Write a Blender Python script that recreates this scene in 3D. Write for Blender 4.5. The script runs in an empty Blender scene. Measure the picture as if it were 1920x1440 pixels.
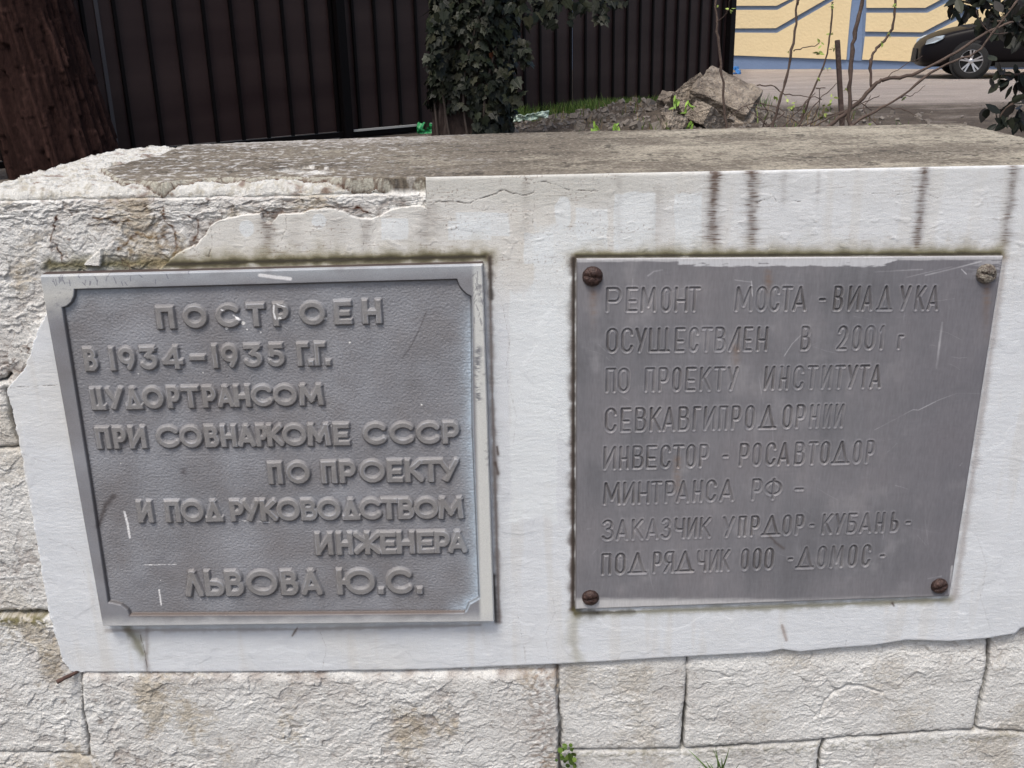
import bpy, bmesh, math, random
import numpy as np
from mathutils import Vector, Matrix

random.seed(7)
RNG = np.random.default_rng(11)
sc = bpy.context.scene
COL = sc.collection

# ------------------------------------------------------------------ camera
FPX, PITCH, YAW, ROLL = 1890.44, .3425, -.0111, -.0217
CAM = np.array([0.0, -1.9, 1.55])
fw = np.array([math.sin(YAW)*math.cos(PITCH), math.cos(YAW)*math.cos(PITCH), -math.sin(PITCH)])
r0 = np.array([math.cos(YAW), -math.sin(YAW), 0.0])
u0 = np.cross(r0, fw)
RT = math.cos(ROLL)*r0 + math.sin(ROLL)*u0
UP = -math.sin(ROLL)*r0 + math.cos(ROLL)*u0
cd = bpy.data.cameras.new('camera')
cam = bpy.data.objects.new('camera', cd)
COL.objects.link(cam)
m = Matrix.Identity(4)
for i in range(3):
    m[i][0], m[i][1], m[i][2], m[i][3] = RT[i], UP[i], -fw[i], CAM[i]
cam.matrix_world = m
cd.sensor_width = 36.0
cd.lens = FPX*36/1920
cd.clip_start = .05
cd.clip_end = 1000
sc.camera = cam

# ------------------------------------------------------------------ sky, sun, exposure
SUN_EL, SUN_AZ = math.radians(62), math.radians(205)      # azimuth clockwise from +Y
w = bpy.data.worlds.new('World')
sc.world = w
w.use_nodes = True
nt = w.node_tree
bg = nt.nodes['Background']
sky = nt.nodes.new('ShaderNodeTexSky')
sky.sky_type = 'NISHITA'
sky.sun_disc = False
sky.sun_elevation = SUN_EL
sky.sun_rotation = SUN_AZ
sky.air_density = 1.0
sky.dust_density = 4.0
sky.ozone_density = .6
nt.links.new(sky.outputs[0], bg.inputs[0])
bg.inputs[1].default_value = .10
sd = bpy.data.lights.new('sun', 'SUN')
sd.energy = 1.3
sd.angle = math.radians(18)
sd.color = (1.0, .96, .9)
sun = bpy.data.objects.new('sun', sd)
COL.objects.link(sun)
sdir = Vector((math.sin(SUN_AZ)*math.cos(SUN_EL), math.cos(SUN_AZ)*math.cos(SUN_EL), math.sin(SUN_EL)))
sun.rotation_euler = sdir.to_track_quat('Z', 'Y').to_euler()
sc.view_settings.view_transform = 'Standard'
sc.view_settings.look = 'None'
sc.view_settings.gamma = 1
sc.view_settings.exposure = 0.76

# ------------------------------------------------------------------ helpers: where a line of sight meets a real plane
def ray(px, py):
    return fw + RT*(px-960)/FPX - UP*(py-720)/FPX
def hY(px, py, Y=0.0):
    d = ray(px, py); return CAM + d*((Y-CAM[1])/d[1])
def hZ(px, py, Z):
    d = ray(px, py); return CAM + d*((Z-CAM[2])/d[2])
def hPl(px, py, p0, n):
    d = ray(px, py); return CAM + d*(np.dot(p0-CAM, n)/np.dot(d, n))
def proj(X, Y, Z):
    dx, dy, dz = X-CAM[0], Y-CAM[1], Z-CAM[2]
    z = dx*fw[0]+dy*fw[1]+dz*fw[2]
    return (960+FPX*(dx*RT[0]+dy*RT[1]+dz*RT[2])/z, 720-FPX*(dx*UP[0]+dy*UP[1]+dz*UP[2])/z)

# ------------------------------------------------------------------ numpy noise
_perm = RNG.permutation(4096)
_ga = RNG.random(4096)*2*np.pi
_gx, _gy = np.cos(_ga), np.sin(_ga)
def gnoise(x, y, seed=0):
    xi = np.floor(x).astype(np.int64); yi = np.floor(y).astype(np.int64)
    xf = x-xi; yf = y-yi
    u = xf*xf*xf*(xf*(xf*6-15)+10); v = yf*yf*yf*(yf*(yf*6-15)+10)
    def g(ix, iy, dx, dy):
        h = _perm[(ix+seed*131) & 4095]
        h = _perm[(h+iy) & 4095]
        return _gx[h]*dx+_gy[h]*dy
    a = g(xi, yi, xf, yf); b = g(xi+1, yi, xf-1, yf)
    c = g(xi, yi+1, xf, yf-1); d = g(xi+1, yi+1, xf-1, yf-1)
    return 1.5*((a+(b-a)*u)*(1-v)+(c+(d-c)*u)*v)
def fbm(x, y, oct=4, seed=0, gain=.5):
    s = 0; a = 1; t = 0
    for i in range(oct):
        s = s+a*gnoise(x, y, seed+i*7); t += a; a *= gain; x = x*2.03; y = y*2.03
    return s/t
def ridge(x, y, oct=3, seed=0):
    s = 0; a = 1; t = 0
    for i in range(oct):
        s = s+a*(1-2*np.abs(gnoise(x, y, seed+i*5))); t += a; a *= .5; x = x*2.1; y = y*2.1
    return s/t
def facets(x, y, seed=0, tilt=1.0):
    """broken planes: each cell a tilted facet with its own level"""
    xi = np.floor(x).astype(np.int64); yi = np.floor(y).astype(np.int64)
    best = np.full(x.shape, 1e9); out = np.zeros(x.shape)
    for ox in (-1, 0, 1):
        for oy in (-1, 0, 1):
            cx = xi+ox; cy = yi+oy
            h = _perm[(_perm[(cx+seed*97) & 4095]+cy) & 4095]
            fx = cx+(h % 61)/61.0; fy = cy+((h//61) % 59)/59.0
            d = (x-fx)**2+(y-fy)**2
            v = (_gx[h]*(x-fx)+_gy[h]*(y-fy))*tilt+_gx[(h*7+3) & 4095]*.45
            t = d < best
            best = np.where(t, d, best); out = np.where(t, v, out)
    return out
def sstep(a, b, x):
    t = np.clip((x-a)/(b-a), 0, 1); return t*t*(3-2*t)
def inpoly(px, py, poly):
    r = np.zeros(np.shape(px), bool)
    n = len(poly)
    for i in range(n):
        x1, y1 = poly[i]; x2, y2 = poly[(i+1) % n]
        if y1 == y2: continue
        c = ((y1 > py) != (y2 > py)) & (px < (x2-x1)*(py-y1)/(y2-y1)+x1)
        r ^= c
    return r
def pdist(px, py, pts, cut=60):
    """distance to a polyline, exact only within cut"""
    out = np.full(np.shape(px), 1e3)
    for (x1, y1), (x2, y2) in zip(pts[:-1], pts[1:]):
        sel = (px > min(x1, x2)-cut) & (px < max(x1, x2)+cut) & (py > min(y1, y2)-cut) & (py < max(y1, y2)+cut)
        if not sel.any(): continue
        X = px[sel]; Y = py[sel]; dx, dy = x2-x1, y2-y1
        t = np.clip(((X-x1)*dx+(Y-y1)*dy)/(dx*dx+dy*dy+1e-9), 0, 1)
        out[sel] = np.minimum(out[sel], np.hypot(X-x1-t*dx, Y-y1-t*dy))
    return out

# ------------------------------------------------------------------ materials
def new_mat(name):
    mt = bpy.data.materials.new(name); mt.use_nodes = True
    return mt, mt.node_tree, mt.node_tree.nodes['Principled BSDF']
def mat(name, col, rough=.6, metal=0, spec=.5, noise=None, bump=None, coat=0, stretch=None, obj=True, trans=0):
    """colour with optional noise (scale, second colour, contrast) and bump (scale, distance)"""
    mt, t, p = new_mat(name)
    p.inputs['Base Color'].default_value = (*col, 1)
    p.inputs['Roughness'].default_value = rough
    p.inputs['Metallic'].default_value = metal
    p.inputs['Specular IOR Level'].default_value = spec
    p.inputs['Coat Weight'].default_value = coat
    co = t.nodes.new('ShaderNodeTexCoord')
    src = co.outputs['Object']
    if stretch:
        mp = t.nodes.new('ShaderNodeMapping'); mp.inputs['Scale'].default_value = stretch
        t.links.new(src, mp.inputs[0]); src = mp.outputs[0]
    if noise:
        n = t.nodes.new('ShaderNodeTexNoise'); n.inputs['Scale'].default_value = noise[0]; n.inputs['Detail'].default_value = 6
        n.inputs['Roughness'].default_value = .65
        t.links.new(src, n.inputs['Vector'])
        r = t.nodes.new('ShaderNodeValToRGB')
        c = noise[2] if len(noise) > 2 else .2
        r.color_ramp.elements[0].position = .5-c; r.color_ramp.elements[1].position = .5+c
        r.color_ramp.elements[0].color = (*col, 1); r.color_ramp.elements[1].color = (*noise[1], 1)
        t.links.new(n.outputs['Fac'], r.inputs[0]); t.links.new(r.outputs[0], p.inputs['Base Color'])
    if bump:
        n2 = t.nodes.new('ShaderNodeTexNoise'); n2.inputs['Scale'].default_value = bump[0]; n2.inputs['Detail'].default_value = 5
        t.links.new(src, n2.inputs['Vector'])
        b = t.nodes.new('ShaderNodeBump'); b.inputs['Distance'].default_value = bump[1]; b.inputs['Strength'].default_value = 1
        t.links.new(n2.outputs['Fac'], b.inputs['Height']); t.links.new(b.outputs[0], p.inputs['Normal'])
    return mt
def attr_mat(name, rough=.7, bump=(400, .0006), fine=(300, .12), spec=.4, metal=0, rough_attr=False, stretch=(1, 1, 1), trans=0):
    """base colour from the mesh's own 'paint' attribute, broken up by a fine noise"""
    mt, t, p = new_mat(name)
    a = t.nodes.new('ShaderNodeAttribute'); a.attribute_name = 'paint'
    co = t.nodes.new('ShaderNodeTexCoord')
    mp = t.nodes.new('ShaderNodeMapping'); mp.inputs['Scale'].default_value = stretch
    t.links.new(co.outputs['Object'], mp.inputs[0])
    n = t.nodes.new('ShaderNodeTexNoise'); n.inputs['Scale'].default_value = fine[0]; n.inputs['Detail'].default_value = 5
    t.links.new(mp.outputs[0], n.inputs['Vector'])
    mr = t.nodes.new('ShaderNodeMapRange')
    mr.inputs['From Min'].default_value = .25; mr.inputs['From Max'].default_value = .75
    mr.inputs['To Min'].default_value = 1-fine[1]; mr.inputs['To Max'].default_value = 1+fine[1]
    t.links.new(n.outputs['Fac'], mr.inputs['Value'])
    mx = t.nodes.new('ShaderNodeMix'); mx.data_type = 'RGBA'; mx.blend_type = 'MULTIPLY'
    mx.inputs[0].default_value = 1
    t.links.new(a.outputs['Color'], mx.inputs[6])
    t.links.new(mr.outputs[0], mx.inputs[7])
    t.links.new(mx.outputs[2], p.inputs['Base Color'])
    p.inputs['Roughness'].default_value = rough
    p.inputs['Specular IOR Level'].default_value = spec
    p.inputs['Metallic'].default_value = metal
    if trans:
        p.inputs['Subsurface Weight'].default_value = 0
    if bump:
        n2 = t.nodes.new('ShaderNodeTexNoise'); n2.inputs['Scale'].default_value = bump[0]; n2.inputs['Detail'].default_value = 6
        n2.inputs['Roughness'].default_value = .6
        t.links.new(mp.outputs[0], n2.inputs['Vector'])
        b = t.nodes.new('ShaderNodeBump'); b.inputs['Distance'].default_value = bump[1]; b.inputs['Strength'].default_value = 1
        t.links.new(n2.outputs['Fac'], b.inputs['Height']); t.links.new(b.outputs[0], p.inputs['Normal'])
    return mt

# ------------------------------------------------------------------ object helpers
def thing(name, label, cat, loc=(0, 0, 0), group=None):
    o = bpy.data.objects.new(name, None); COL.objects.link(o)
    o.location = loc; o.empty_display_size = .1
    o['label'] = label; o['category'] = cat
    if group: o['group'] = group
    return o
def tag(o, label=None, cat=None, group=None, kind=None):
    for k, v in (('label', label), ('category', cat), ('group', group), ('kind', kind)):
        if v: o[k] = v
    return o
def base_of(p):
    b = np.zeros(3)
    while p is not None:
        b += np.array(p.location); p = p.parent
    return b
def link_mesh(name, me, mt, parent=None):
    o = bpy.data.objects.new(name, me); COL.objects.link(o)
    if mt is not None: me.materials.append(mt)
    if parent is not None: o.parent = parent
    return o
def mesh_np(name, V, Fq, mt, parent=None, colors=None, smooth=True):
    """V (n,3) world coordinates, Fq (m,k) vertex indices"""
    V = np.asarray(V, np.float64) - base_of(parent)
    Fq = np.asarray(Fq, np.int32)
    me = bpy.data.meshes.new(name)
    n, k = Fq.shape
    me.vertices.add(len(V)); me.vertices.foreach_set('co', V.astype(np.float32).ravel())
    me.loops.add(n*k); me.loops.foreach_set('vertex_index', Fq.ravel())
    me.polygons.add(n)
    me.polygons.foreach_set('loop_start', np.arange(0, n*k, k, dtype=np.int32))
    me.polygons.foreach_set('use_smooth', np.full(n, smooth))
    me.update(calc_edges=True)
    if colors is not None:
        at = me.color_attributes.new('paint', 'FLOAT_COLOR', 'POINT')
        c4 = np.ones((len(V), 4), np.float32); c4[:, :3] = np.clip(colors, 0, 1)
        at.data.foreach_set('color', c4.ravel())
    return link_mesh(name, me, mt, parent)
def mesh_py(name, V, F, mt, parent=None, smooth=False, colors=None):
    V = np.asarray(V, float) - base_of(parent)
    me = bpy.data.meshes.new(name)
    me.from_pydata([tuple(v) for v in V], [], [tuple(f) for f in F])
    if smooth: me.polygons.foreach_set('use_smooth', [True]*len(me.polygons))
    if colors is not None:
        at = me.color_attributes.new('paint', 'FLOAT_COLOR', 'POINT')
        c4 = np.ones((len(V), 4), np.float32); c4[:, :3] = np.clip(colors, 0, 1)
        at.data.foreach_set('color', c4.ravel())
    me.update()
    return link_mesh(name, me, mt, parent)
def grid_faces(N, M):
    i = np.arange((N-1)*(M-1)); r = i//(M-1); c = i % (M-1); a = r*M+c
    return np.stack([a, a+1, a+M+1, a+M], -1)
def grid_part(name, P, colr, fmask, mt, parent):
    """P (N,M,3), colr (N,M,3), fmask bool (N-1,M-1): a mesh of the masked faces"""
    N, M = P.shape[:2]
    Fq = grid_faces(N, M)[fmask.ravel()]
    if not len(Fq): return None
    used, inv = np.unique(Fq.ravel(), return_inverse=True)
    return mesh_np(name, P.reshape(-1, 3)[used], inv.reshape(-1, 4), mt, parent, colr.reshape(-1, 3)[used])
class MB:
    def __init__(s): s.V = []; s.F = []
    def add(s, V, F):
        b = len(s.V); s.V += [tuple(v) for v in V]; s.F += [tuple(i+b for i in f) for f in F]
    def box(s, c, size, ax=None):
        c = np.array(c, float); h = np.array(size, float)/2
        A = np.eye(3) if ax is None else np.array(ax, float)
        V = [c+A[0]*h[0]*x+A[1]*h[1]*y+A[2]*h[2]*z for x in (-1, 1) for y in (-1, 1) for z in (-1, 1)]
        s.add(V, [(0, 1, 3, 2), (4, 6, 7, 5), (0, 4, 5, 1), (2, 3, 7, 6), (0, 2, 6, 4), (1, 5, 7, 3)])
    def tube(s, pts, rad, n=8, cap=True):
        pts = [np.array(p, float) for p in pts]
        if not hasattr(rad, '__len__'): rad = [rad]*len(pts)
        V = []; F = []
        prev = None
        for i, p in enumerate(pts):
            d = pts[min(i+1, len(pts)-1)]-pts[max(i-1, 0)]; d = d/(np.linalg.norm(d)+1e-12)
            if prev is None:
                a = np.array([0, 0, 1.0]) if abs(d[2]) < .9 else np.array([1.0, 0, 0])
                e = np.cross(d, a)
            else:
                e = prev-d*np.dot(prev, d)
            e /= np.linalg.norm(e)+1e-12; prev = e; f = np.cross(d, e)
            for k in range(n):
                t = 2*math.pi*k/n
                V.append(p+rad[i]*(e*math.cos(t)+f*math.sin(t)))
        for i in range(len(pts)-1):
            for k in range(n):
                F.append((i*n+k, i*n+(k+1) % n, (i+1)*n+(k+1) % n, (i+1)*n+k))
        if cap:
            F.append(tuple(range(n))[::-1]); F.append(tuple((len(pts)-1)*n+k for k in range(n)))
        s.add(V, F)
    def lathe(s, prof, c, axis, n=24, caps=True):
        """prof: (radius, along) pairs round axis from c"""
        ax = np.array(axis, float); ax /= np.linalg.norm(ax)
        a = np.array([0, 0, 1.0]) if abs(ax[2]) < .9 else np.array([1.0, 0, 0])
        e = np.cross(ax, a); e /= np.linalg.norm(e); f = np.cross(ax, e)
        c = np.array(c, float); V = []; F = []
        for r, h in prof:
            for k in range(n):
                t = 2*math.pi*k/n
                V.append(c+ax*h+r*(e*math.cos(t)+f*math.sin(t)))
        for i in range(len(prof)-1):
            for k in range(n):
                F.append((i*n+k, i*n+(k+1) % n, (i+1)*n+(k+1) % n, (i+1)*n+k))
        if caps: F.append(tuple(range(n))[::-1]); F.append(tuple((len(prof)-1)*n+k for k in range(n)))
        s.add(V, F)
    def prism(s, poly, depth):
        """poly: 3D outline, depth: 3D vector"""
        n = len(poly); P = [np.array(p, float) for p in poly]; d = np.array(depth, float)
        s.add(P+[p+d for p in P], [tuple(range(n))[::-1], tuple(range(n, 2*n))]+[(i, (i+1) % n, n+(i+1) % n, n+i) for i in range(n)])
    def build(s, name, mt, parent=None, smooth=False, colors=None, bevel=0):
        o = mesh_py(name, s.V, s.F, mt, parent, smooth, colors)
        bm = bmesh.new(); bm.from_mesh(o.data); bmesh.ops.recalc_face_normals(bm, faces=bm.faces)
        if bevel:
            bmesh.ops.bevel(bm, geom=bm.edges[:], offset=bevel, segments=2, affect='EDGES', clamp_overlap=True)
        bm.to_mesh(o.data); bm.free()
        return o

# ================================================================== GROUND
ZF = -.15                                            # pavement on the camera's side of the wall
def gz(x, y):
    """height of the ground"""
    x = np.asarray(x, float); y = np.asarray(y, float)
    back = .9 - .55*np.clip((y-6.0)/13.0, 0, 1) + .02*fbm(x*.6, y*.6, 3, 3)
    # rubble and soil heaped behind the wall
    mound = .10*np.exp(-(((x-1.15)/.75)**2+((y-4.6)/.9)**2)) + .06*np.exp(-(((x-.35)/.5)**2+((y-4.0)/.6)**2))
    mound = mound + .07*np.exp(-(((x-.85)/.55)**2+((y-5.0)/.6)**2))
    back = back + mound*(1+.5*fbm(x*4, y*4, 3, 9)) + .012*fbm(x*7, y*7, 3, 5)*np.exp(-((y-4)/4)**2)
    st = np.where(x < 1.25, sstep(.34, .42, y), sstep(.1, 2.9, y))
    return ZF + (back-ZF)*st
def axis_pts(segs):
    out = []
    for a, b, n in segs: out += list(np.linspace(a, b, n, endpoint=False))
    return np.array(out+[segs[-1][1]])
gxs = axis_pts([(-150, -20, 14), (-20, -3, 34), (-3, 5, 180), (5, 20, 90), (20, 150, 14)])
gys = axis_pts([(-60, -3, 12), (-3, .3, 16), (.3, .46, 8), (.46, 8, 190), (8, 30, 110), (30, 250, 16)])
GX, GY = np.meshgrid(gxs, gys)
GZ = gz(GX, GY)
road_n = fbm(GX*.5, GY*.5, 3, 21)
soil = np.array([.105, .085, .068]); grav = np.array([.24, .215, .19]); road_c = np.array([.33, .285, .25])
edge = 7.2 - .28*(GX-2) + .7*road_n                    # the concrete lane lies beyond this line
k = sstep(-1.2, .5, GY-edge)[..., None]*sstep(.8, 1.8, GX-.22*GY+1.2)[..., None]
n1 = fbm(GX*3, GY*3, 4, 31)[..., None]; n2 = fbm(GX*14, GY*14, 3, 41)[..., None]
gcol = soil*(1+.5*n1+.5*n2)
gcol = gcol*(1-sstep(0, .6, n1+.3*n2)*.6)+grav*sstep(0, .6, n1+.3*n2)*.6
rc = road_c*(1+.22*n1+.12*n2+.25*fbm(GX*.35, GY*1.4, 3, 47)[..., None])
gcol = gcol*(1-k)+rc*k
# bare soil and dry leaves along the far plinth
M_ground = attr_mat('ground_soil', rough=.95, bump=(60, .02), fine=(90, .45), spec=.2)
g = mesh_np('ground', np.stack([GX, GY, GZ], -1).reshape(-1, 3), grid_faces(*GX.shape), M_ground, None, gcol.reshape(-1, 3))
g['kind'] = 'structure'

# ================================================================== PARAPET WALL
H = 1.285
STEP = .0016
XL, XR, XEND = -1.42, 1.15, -1.06                      # left limit of lower courses, right end, left end of the upper part
ZB = -.20
DEPTH = .80
wall = thing('parapet_wall', 'white painted rough stone parapet with broken plaster carrying two grey plaques', 'wall', (0, .4, ZF))

px_poly = dict(
    plaster=[(797, 250), (2080, 250), (2060, 1160), (1935, 1176), (1915, 1180), (1905, 1190), (1850, 1199), (1780, 1204), (1700, 1202), (1640, 1212),
             (1560, 1218), (1500, 1224), (1466, 1219), (1440, 1225), (1290, 1233), (1045, 1247), (800, 1257), (500, 1261), (330, 1262), (160, 1262), (132, 1258),
             (115, 1238), (90, 1150), (60, 980), (38, 850), (22, 770), (12, 730), (28, 712), (45, 692), (58, 660), (66, 628), (84, 590),
             (140, 560), (250, 540), (312, 494), (330, 476), (366, 461), (384, 442), (392, 424), (410, 411), (432, 402), (457, 393), (487, 388),
             (491, 402), (496, 418), (508, 421), (515, 408), (519, 393), (545, 391), (567, 388), (575, 380), (608, 375), (630, 380), (648, 389),
             (664, 402), (680, 410), (699, 408), (716, 396), (728, 384), (745, 376), (770, 369), (797, 374)],
    shard=[(153, 498), (168, 484), (186, 468), (188, 484), (185, 501)],
)
xs = np.arange(XL, XR+1e-6, STEP)
zs = np.arange(ZB, H+1e-6, STEP); zs[-1] = H
ys = np.concatenate([np.arange(.0016, .2, .0018), np.arange(.2, DEPTH, .0028)])
NF = len(zs)
# ---- front face
X, Z = np.meshgrid(xs, zs)
PX, PY = proj(X, 0*X, Z)
jit = 3.0*fbm(X*60, Z*60, 3, 61)
plaster = inpoly(PX+jit, PY+3.0*fbm(X*60, Z*60, 3, 67), px_poly['plaster'])
shard = inpoly(PX+.5*jit, PY, px_poly['shard'])
# relief of quarry-faced, painted limestone
wx = .010*fbm(X*20, Z*20, 2, 71); wz = .010*fbm(X*20+9, Z*20, 2, 73)
big = fbm(X*7+3, Z*9, 3, 75)
rg = ridge((X+wx)*20, (Z+wz)*38, 3, 77)
fine = fbm((X+wx)*70, (Z+wz)*95, 4, 79)
cell = np.abs(fbm((X+wx)*30, (Z+wz)*48, 3, 81))
chip = ridge((X+wx)*45+.3*Z*45, (Z+wz)*80, 2, 84)
fx_, fz_ = X+wx*1.3+.004*fine, Z+wz*1.3+.004*fine
f1 = facets(fx_*24, fz_*34, 1); f2 = facets(fx_*58+.4*rg, fz_*84, 2); f3 = facets((X+wx)*130, (Z+wz)*170, 3)
rough_m = .45+.75*sstep(-.35, .35, fbm(X*5+2, Z*6, 3, 86))
stone = .006*big + rough_m*(.0042*f1 + .0026*f2 + .0010*f3 + .0022*fine + .0022*cell + .0012*chip)
stone = stone-stone.mean()
# joints of the coursed blocks (in the face of the wall)
joints_thin = [[(1290, 1226), (1289, 1280), (1286, 1330)], [(-60, 846), (32, 844)], [(1050, 1413), (1170, 1411), (1282, 1410)],
               [(1282, 1410), (1400, 1403), (1500, 1398), (1580, 1389), (1650, 1385), (1740, 1378), (1830, 1375)],
               [(1836, 1372), (1920, 1378), (1990, 1380)], [(152, 1262), (156, 1330), (166, 1380), (168, 1415)],
               [(-140, 1412), (60, 1414), (168, 1417)]]
joints_wide = [[(1286, 1330), (1284, 1360), (1280, 1412)], [(1863, 1190), (1858, 1240), (1850, 1285), (1838, 1335), (1832, 1372)],
               [(1548, 1396), (1540, 1412), (1536, 1450), (1533, 1500)], [(-140, 1157), (60, 1156), (98, 1157)],
               [(-60, 722), (4, 716), (12, 706)], [(6, 735), (14, 790), (33, 846)]]
wob = 2.0*fbm(X*45, Z*45, 2, 83)
dt = np.full(X.shape, 1e3); dw = dt.copy()
for j in joints_thin: dt = np.minimum(dt, pdist(PX+wob, PY+wob, j, 40))
dm = pdist(PX+2.2*wob, PY, [(1047, 1244), (1045, 1300), (1050, 1360), (1049, 1410), (1052, 1500)], 40)
for j in joints_wide: dw = np.minimum(dw, pdist(PX+wob, PY+wob, j, 40))
# per-block standing-out
blockB = (PX < 1047) & (PX > 152) & (PY > 1258)
blockA = (PX <= 152) & (PY > 1156)
left_low = (PX < 130) & (PY > 735) & (PY <= 1156) & ~plaster
right_low = (PX >= 1047) & (PY > 1190) & ~plaster
upper = ~plaster & (PY < 740)
base = np.full(X.shape, -.012)
base[blockB] = .004
base[blockA] = -.004
base[left_low] = -.014
base[right_low] = -.008
base[upper] = -.013
# smooth lips at edges of blocks
h = base+stone*np.where(upper, .56, np.where(right_low, .34, np.where(left_low, .36, .52)))
jv = np.clip(.7+1.1*fbm(X*14, Z*14, 3, 85), .1, 1.3)
h = h-.004*np.exp(-(dt/4.5)**2)-.012*np.exp(-(dt/1.3)**2)*jv
h = h-.007*np.exp(-(dw/6)**2)-.045*(1-sstep(1.0, 3.6, dw*np.clip(.5+.9*jv, .7, 1.6)))
h = h-.018*np.exp(-(dm/3.2)**2)*(.55+.6*sstep(1330, 1400, PY))
topd = np.clip((PY-1255)/22, 0, 1)
h = np.where(blockB, h-.022*(1-topd)**2, h)
h = np.where(right_low & (PY < 1300), h-.008*(1-np.clip((PY-1215)/40, 0, 1)), h)
# a saw-cut half moon in the right-hand block
moon = [(1540, 1345), (1548, 1320), (1565, 1303), (1590, 1290), (1612, 1289), (1632, 1296), (1655, 1303)]
moonin = inpoly(PX, PY, moon+[(1650, 1330), (1610, 1352)])
moon_d = pdist(PX, PY, moon, 40)
h = h-.004*np.exp(-(moon_d/2.5)**2)
# plaster skin
trow = fbm(X*8+.5*Z*8, Z*22, 4, 92)
pl = .0012*fbm(X*7, Z*7, 3, 91)+.0007*trow+.00035*fbm(X*60, Z*200, 3, 93)+.0005*sstep(.12, .18, fbm(X*5+7, Z*6, 4, 94))
cracks = [(1.0, [(795, 380), (845, 378), (880, 381), (900, 372), (915, 368), (945, 356), (960, 362), (985, 366), (1000, 361)]),
          (.75, [(985, 333), (990, 345), (1003, 342), (1020, 341), (1040, 345), (1068, 357), (1120, 358)]), (.3, [(1003, 342), (1001, 380), (998, 420)]),
          (.6, [(395, 425), (398, 455), (392, 482)]), (.5, [(392, 482), (372, 472), (358, 465)]), (.5, [(535, 395), (537, 425), (527, 452)]),
          (.8, [(262, 1190), (272, 1222), (275, 1245), (276, 1262)]), (.6, [(1420, 380), (1450, 368), (1456, 378), (1500, 378)]),
          (.35, [(1580, 365), (1640, 362), (1690, 365), (1720, 360), (1760, 372)]), (.6, [(12, 727), (60, 726), (108, 722)]),
          (.3, [(705, 500), (690, 455), (705, 425)]), (.4, [(676, 415), (683, 440), (681, 470)]), (.3, [(970, 1150), (978, 1190), (986, 1240)]), (.35, [(870, 385), (905, 395), (940, 390)]), (.28, [(940, 560), (955, 640), (948, 700), (968, 780), (962, 830)]), (.25, [(1030, 1240), (1022, 1190), (1040, 1150), (1036, 1120)]),
          (.3, [(600, 1185), (612, 1215), (604, 1255)]), (.22, [(1560, 1150), (1590, 1175), (1585, 1215)]), (.3, [(40, 850), (90, 870), (110, 862)]), (.22, [(90, 1010), (140, 1030), (160, 1080)]), (.25, [(1830, 1000), (1850, 1060), (1838, 1120), (1860, 1190)])]
dc = np.full(X.shape, 1e3)
cj = 2.4*fbm(X*90, Z*90, 3, 95); cvar = .75+.9*fbm(X*70, Z*70, 2, 96)
for sc_, c in cracks: dc = np.minimum(dc, pdist(PX+cj, PY+cj, c, 30)+(1-sc_*np.clip(cvar, .2, 1.3))*1.1)
pl = pl-.0018*(1-sstep(.2, 1.3, dc))
# paint runs and lifted flakes in the plaster
flk = sstep(.35, .42, fbm(X*26, Z*40, 3, 97))*sstep(330, 380, PY)*(1-sstep(470, 500, PY))
pl = pl+.0006*flk
edge_d = pdist(PX+jit, PY, [(115, 1238), (90, 1150), (60, 980), (38, 850), (22, 770)], 20)
pl = pl-.004*np.exp(-(edge_d/2.5)**2)
bot_d = pdist(PX, PY, px_poly['plaster'][3:20], 20)
pl = pl-.003*np.exp(-(bot_d/2.0)**2)
h = np.where(plaster, pl, h)
h = np.where(shard & ~plaster, -.004+.001*fine, h)
# ---- top face
Xt, Yt = np.meshgrid(xs, ys)
cap_front = [(150, 303), (193, 314), (212, 328), (232, 339), (262, 337), (300, 341), (345, 336), (395, 333), (430, 331), (470, 333), (510, 329),
             (560, 331), (620, 331), (665, 334), (700, 332), (740, 334), (792, 332), (797, 345)]
capw = [hZ(px, py, H)[:2] for px, py in cap_front]
cap_poly = [tuple(p) for p in capw]+[(-.168, -.3), (1.4, -.3), (1.4, 2), (-.80, 2), tuple(hZ(341, 271, H)[:2]), tuple(hZ(300, 289, H)[:2])]
cap_poly = cap_poly[1:]
jx = .006*fbm(Xt*40, Yt*40, 3, 101); jy = .006*fbm(Xt*40+7, Yt*40, 3, 103)
cap = inpoly(Xt+jx, Yt+jy, cap_poly)
lay = ridge(Xt*14, Yt*60, 3, 105)
rt = 1.2545+.0205*sstep(-.004, .036, Yt)-.003*fbm(Xt*9, Yt*9, 3, 107)+.003*lay+.006*fbm(Xt*45, Yt*50, 4, 109)+.004*facets(Xt*35+lay, Yt*40, 4)
rt = rt-.012*sstep(-.98, -1.07, Xt)
ct = H-.0012+.0012*fbm(Xt*18, Yt*40, 4, 111)+.0009*fbm(Xt*60, Yt*220, 3, 113)
slab = inpoly(Xt+jx, Yt+jy, [tuple(hZ(px, py, H)[:2]) for px, py in [(505, 318), (535, 312), (580, 309), (625, 314), (632, 322), (600, 326), (545, 325)]])
ct = ct+np.where(slab, -.006+.004*fbm(Xt*50, Yt*90, 3, 115), 0)
back_y = np.interp(xs, [-1.07, -1.04, -.97, -.9, -.845, -.828, -.45, 0, .598, 1.15], [.40, .55, .66, .70, .655, .665, .735, .795, .80, .80])
cj_ = np.minimum(pdist(Xt*1e3, Yt*1e3, [(a*1e3, b*1e3) for a, b in cap_poly[:20]], 40), pdist(Xt*1e3, Yt*1e3, [(a*1e3, b*1e3) for a, b in cap_poly[-2:]+cap_poly[:1]], 40))
sd_cap = np.where(inpoly(Xt, Yt, cap_poly), cj_, -cj_)+5*fbm(Xt*45, Yt*45, 3, 123)+2.5*fbm(Xt*160, Yt*160, 2, 125)
cap = sd_cap > -3
capk = np.where(cj_ < 30, sstep(-5.5, 2.5, sd_cap), cap*1.0)
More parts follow.
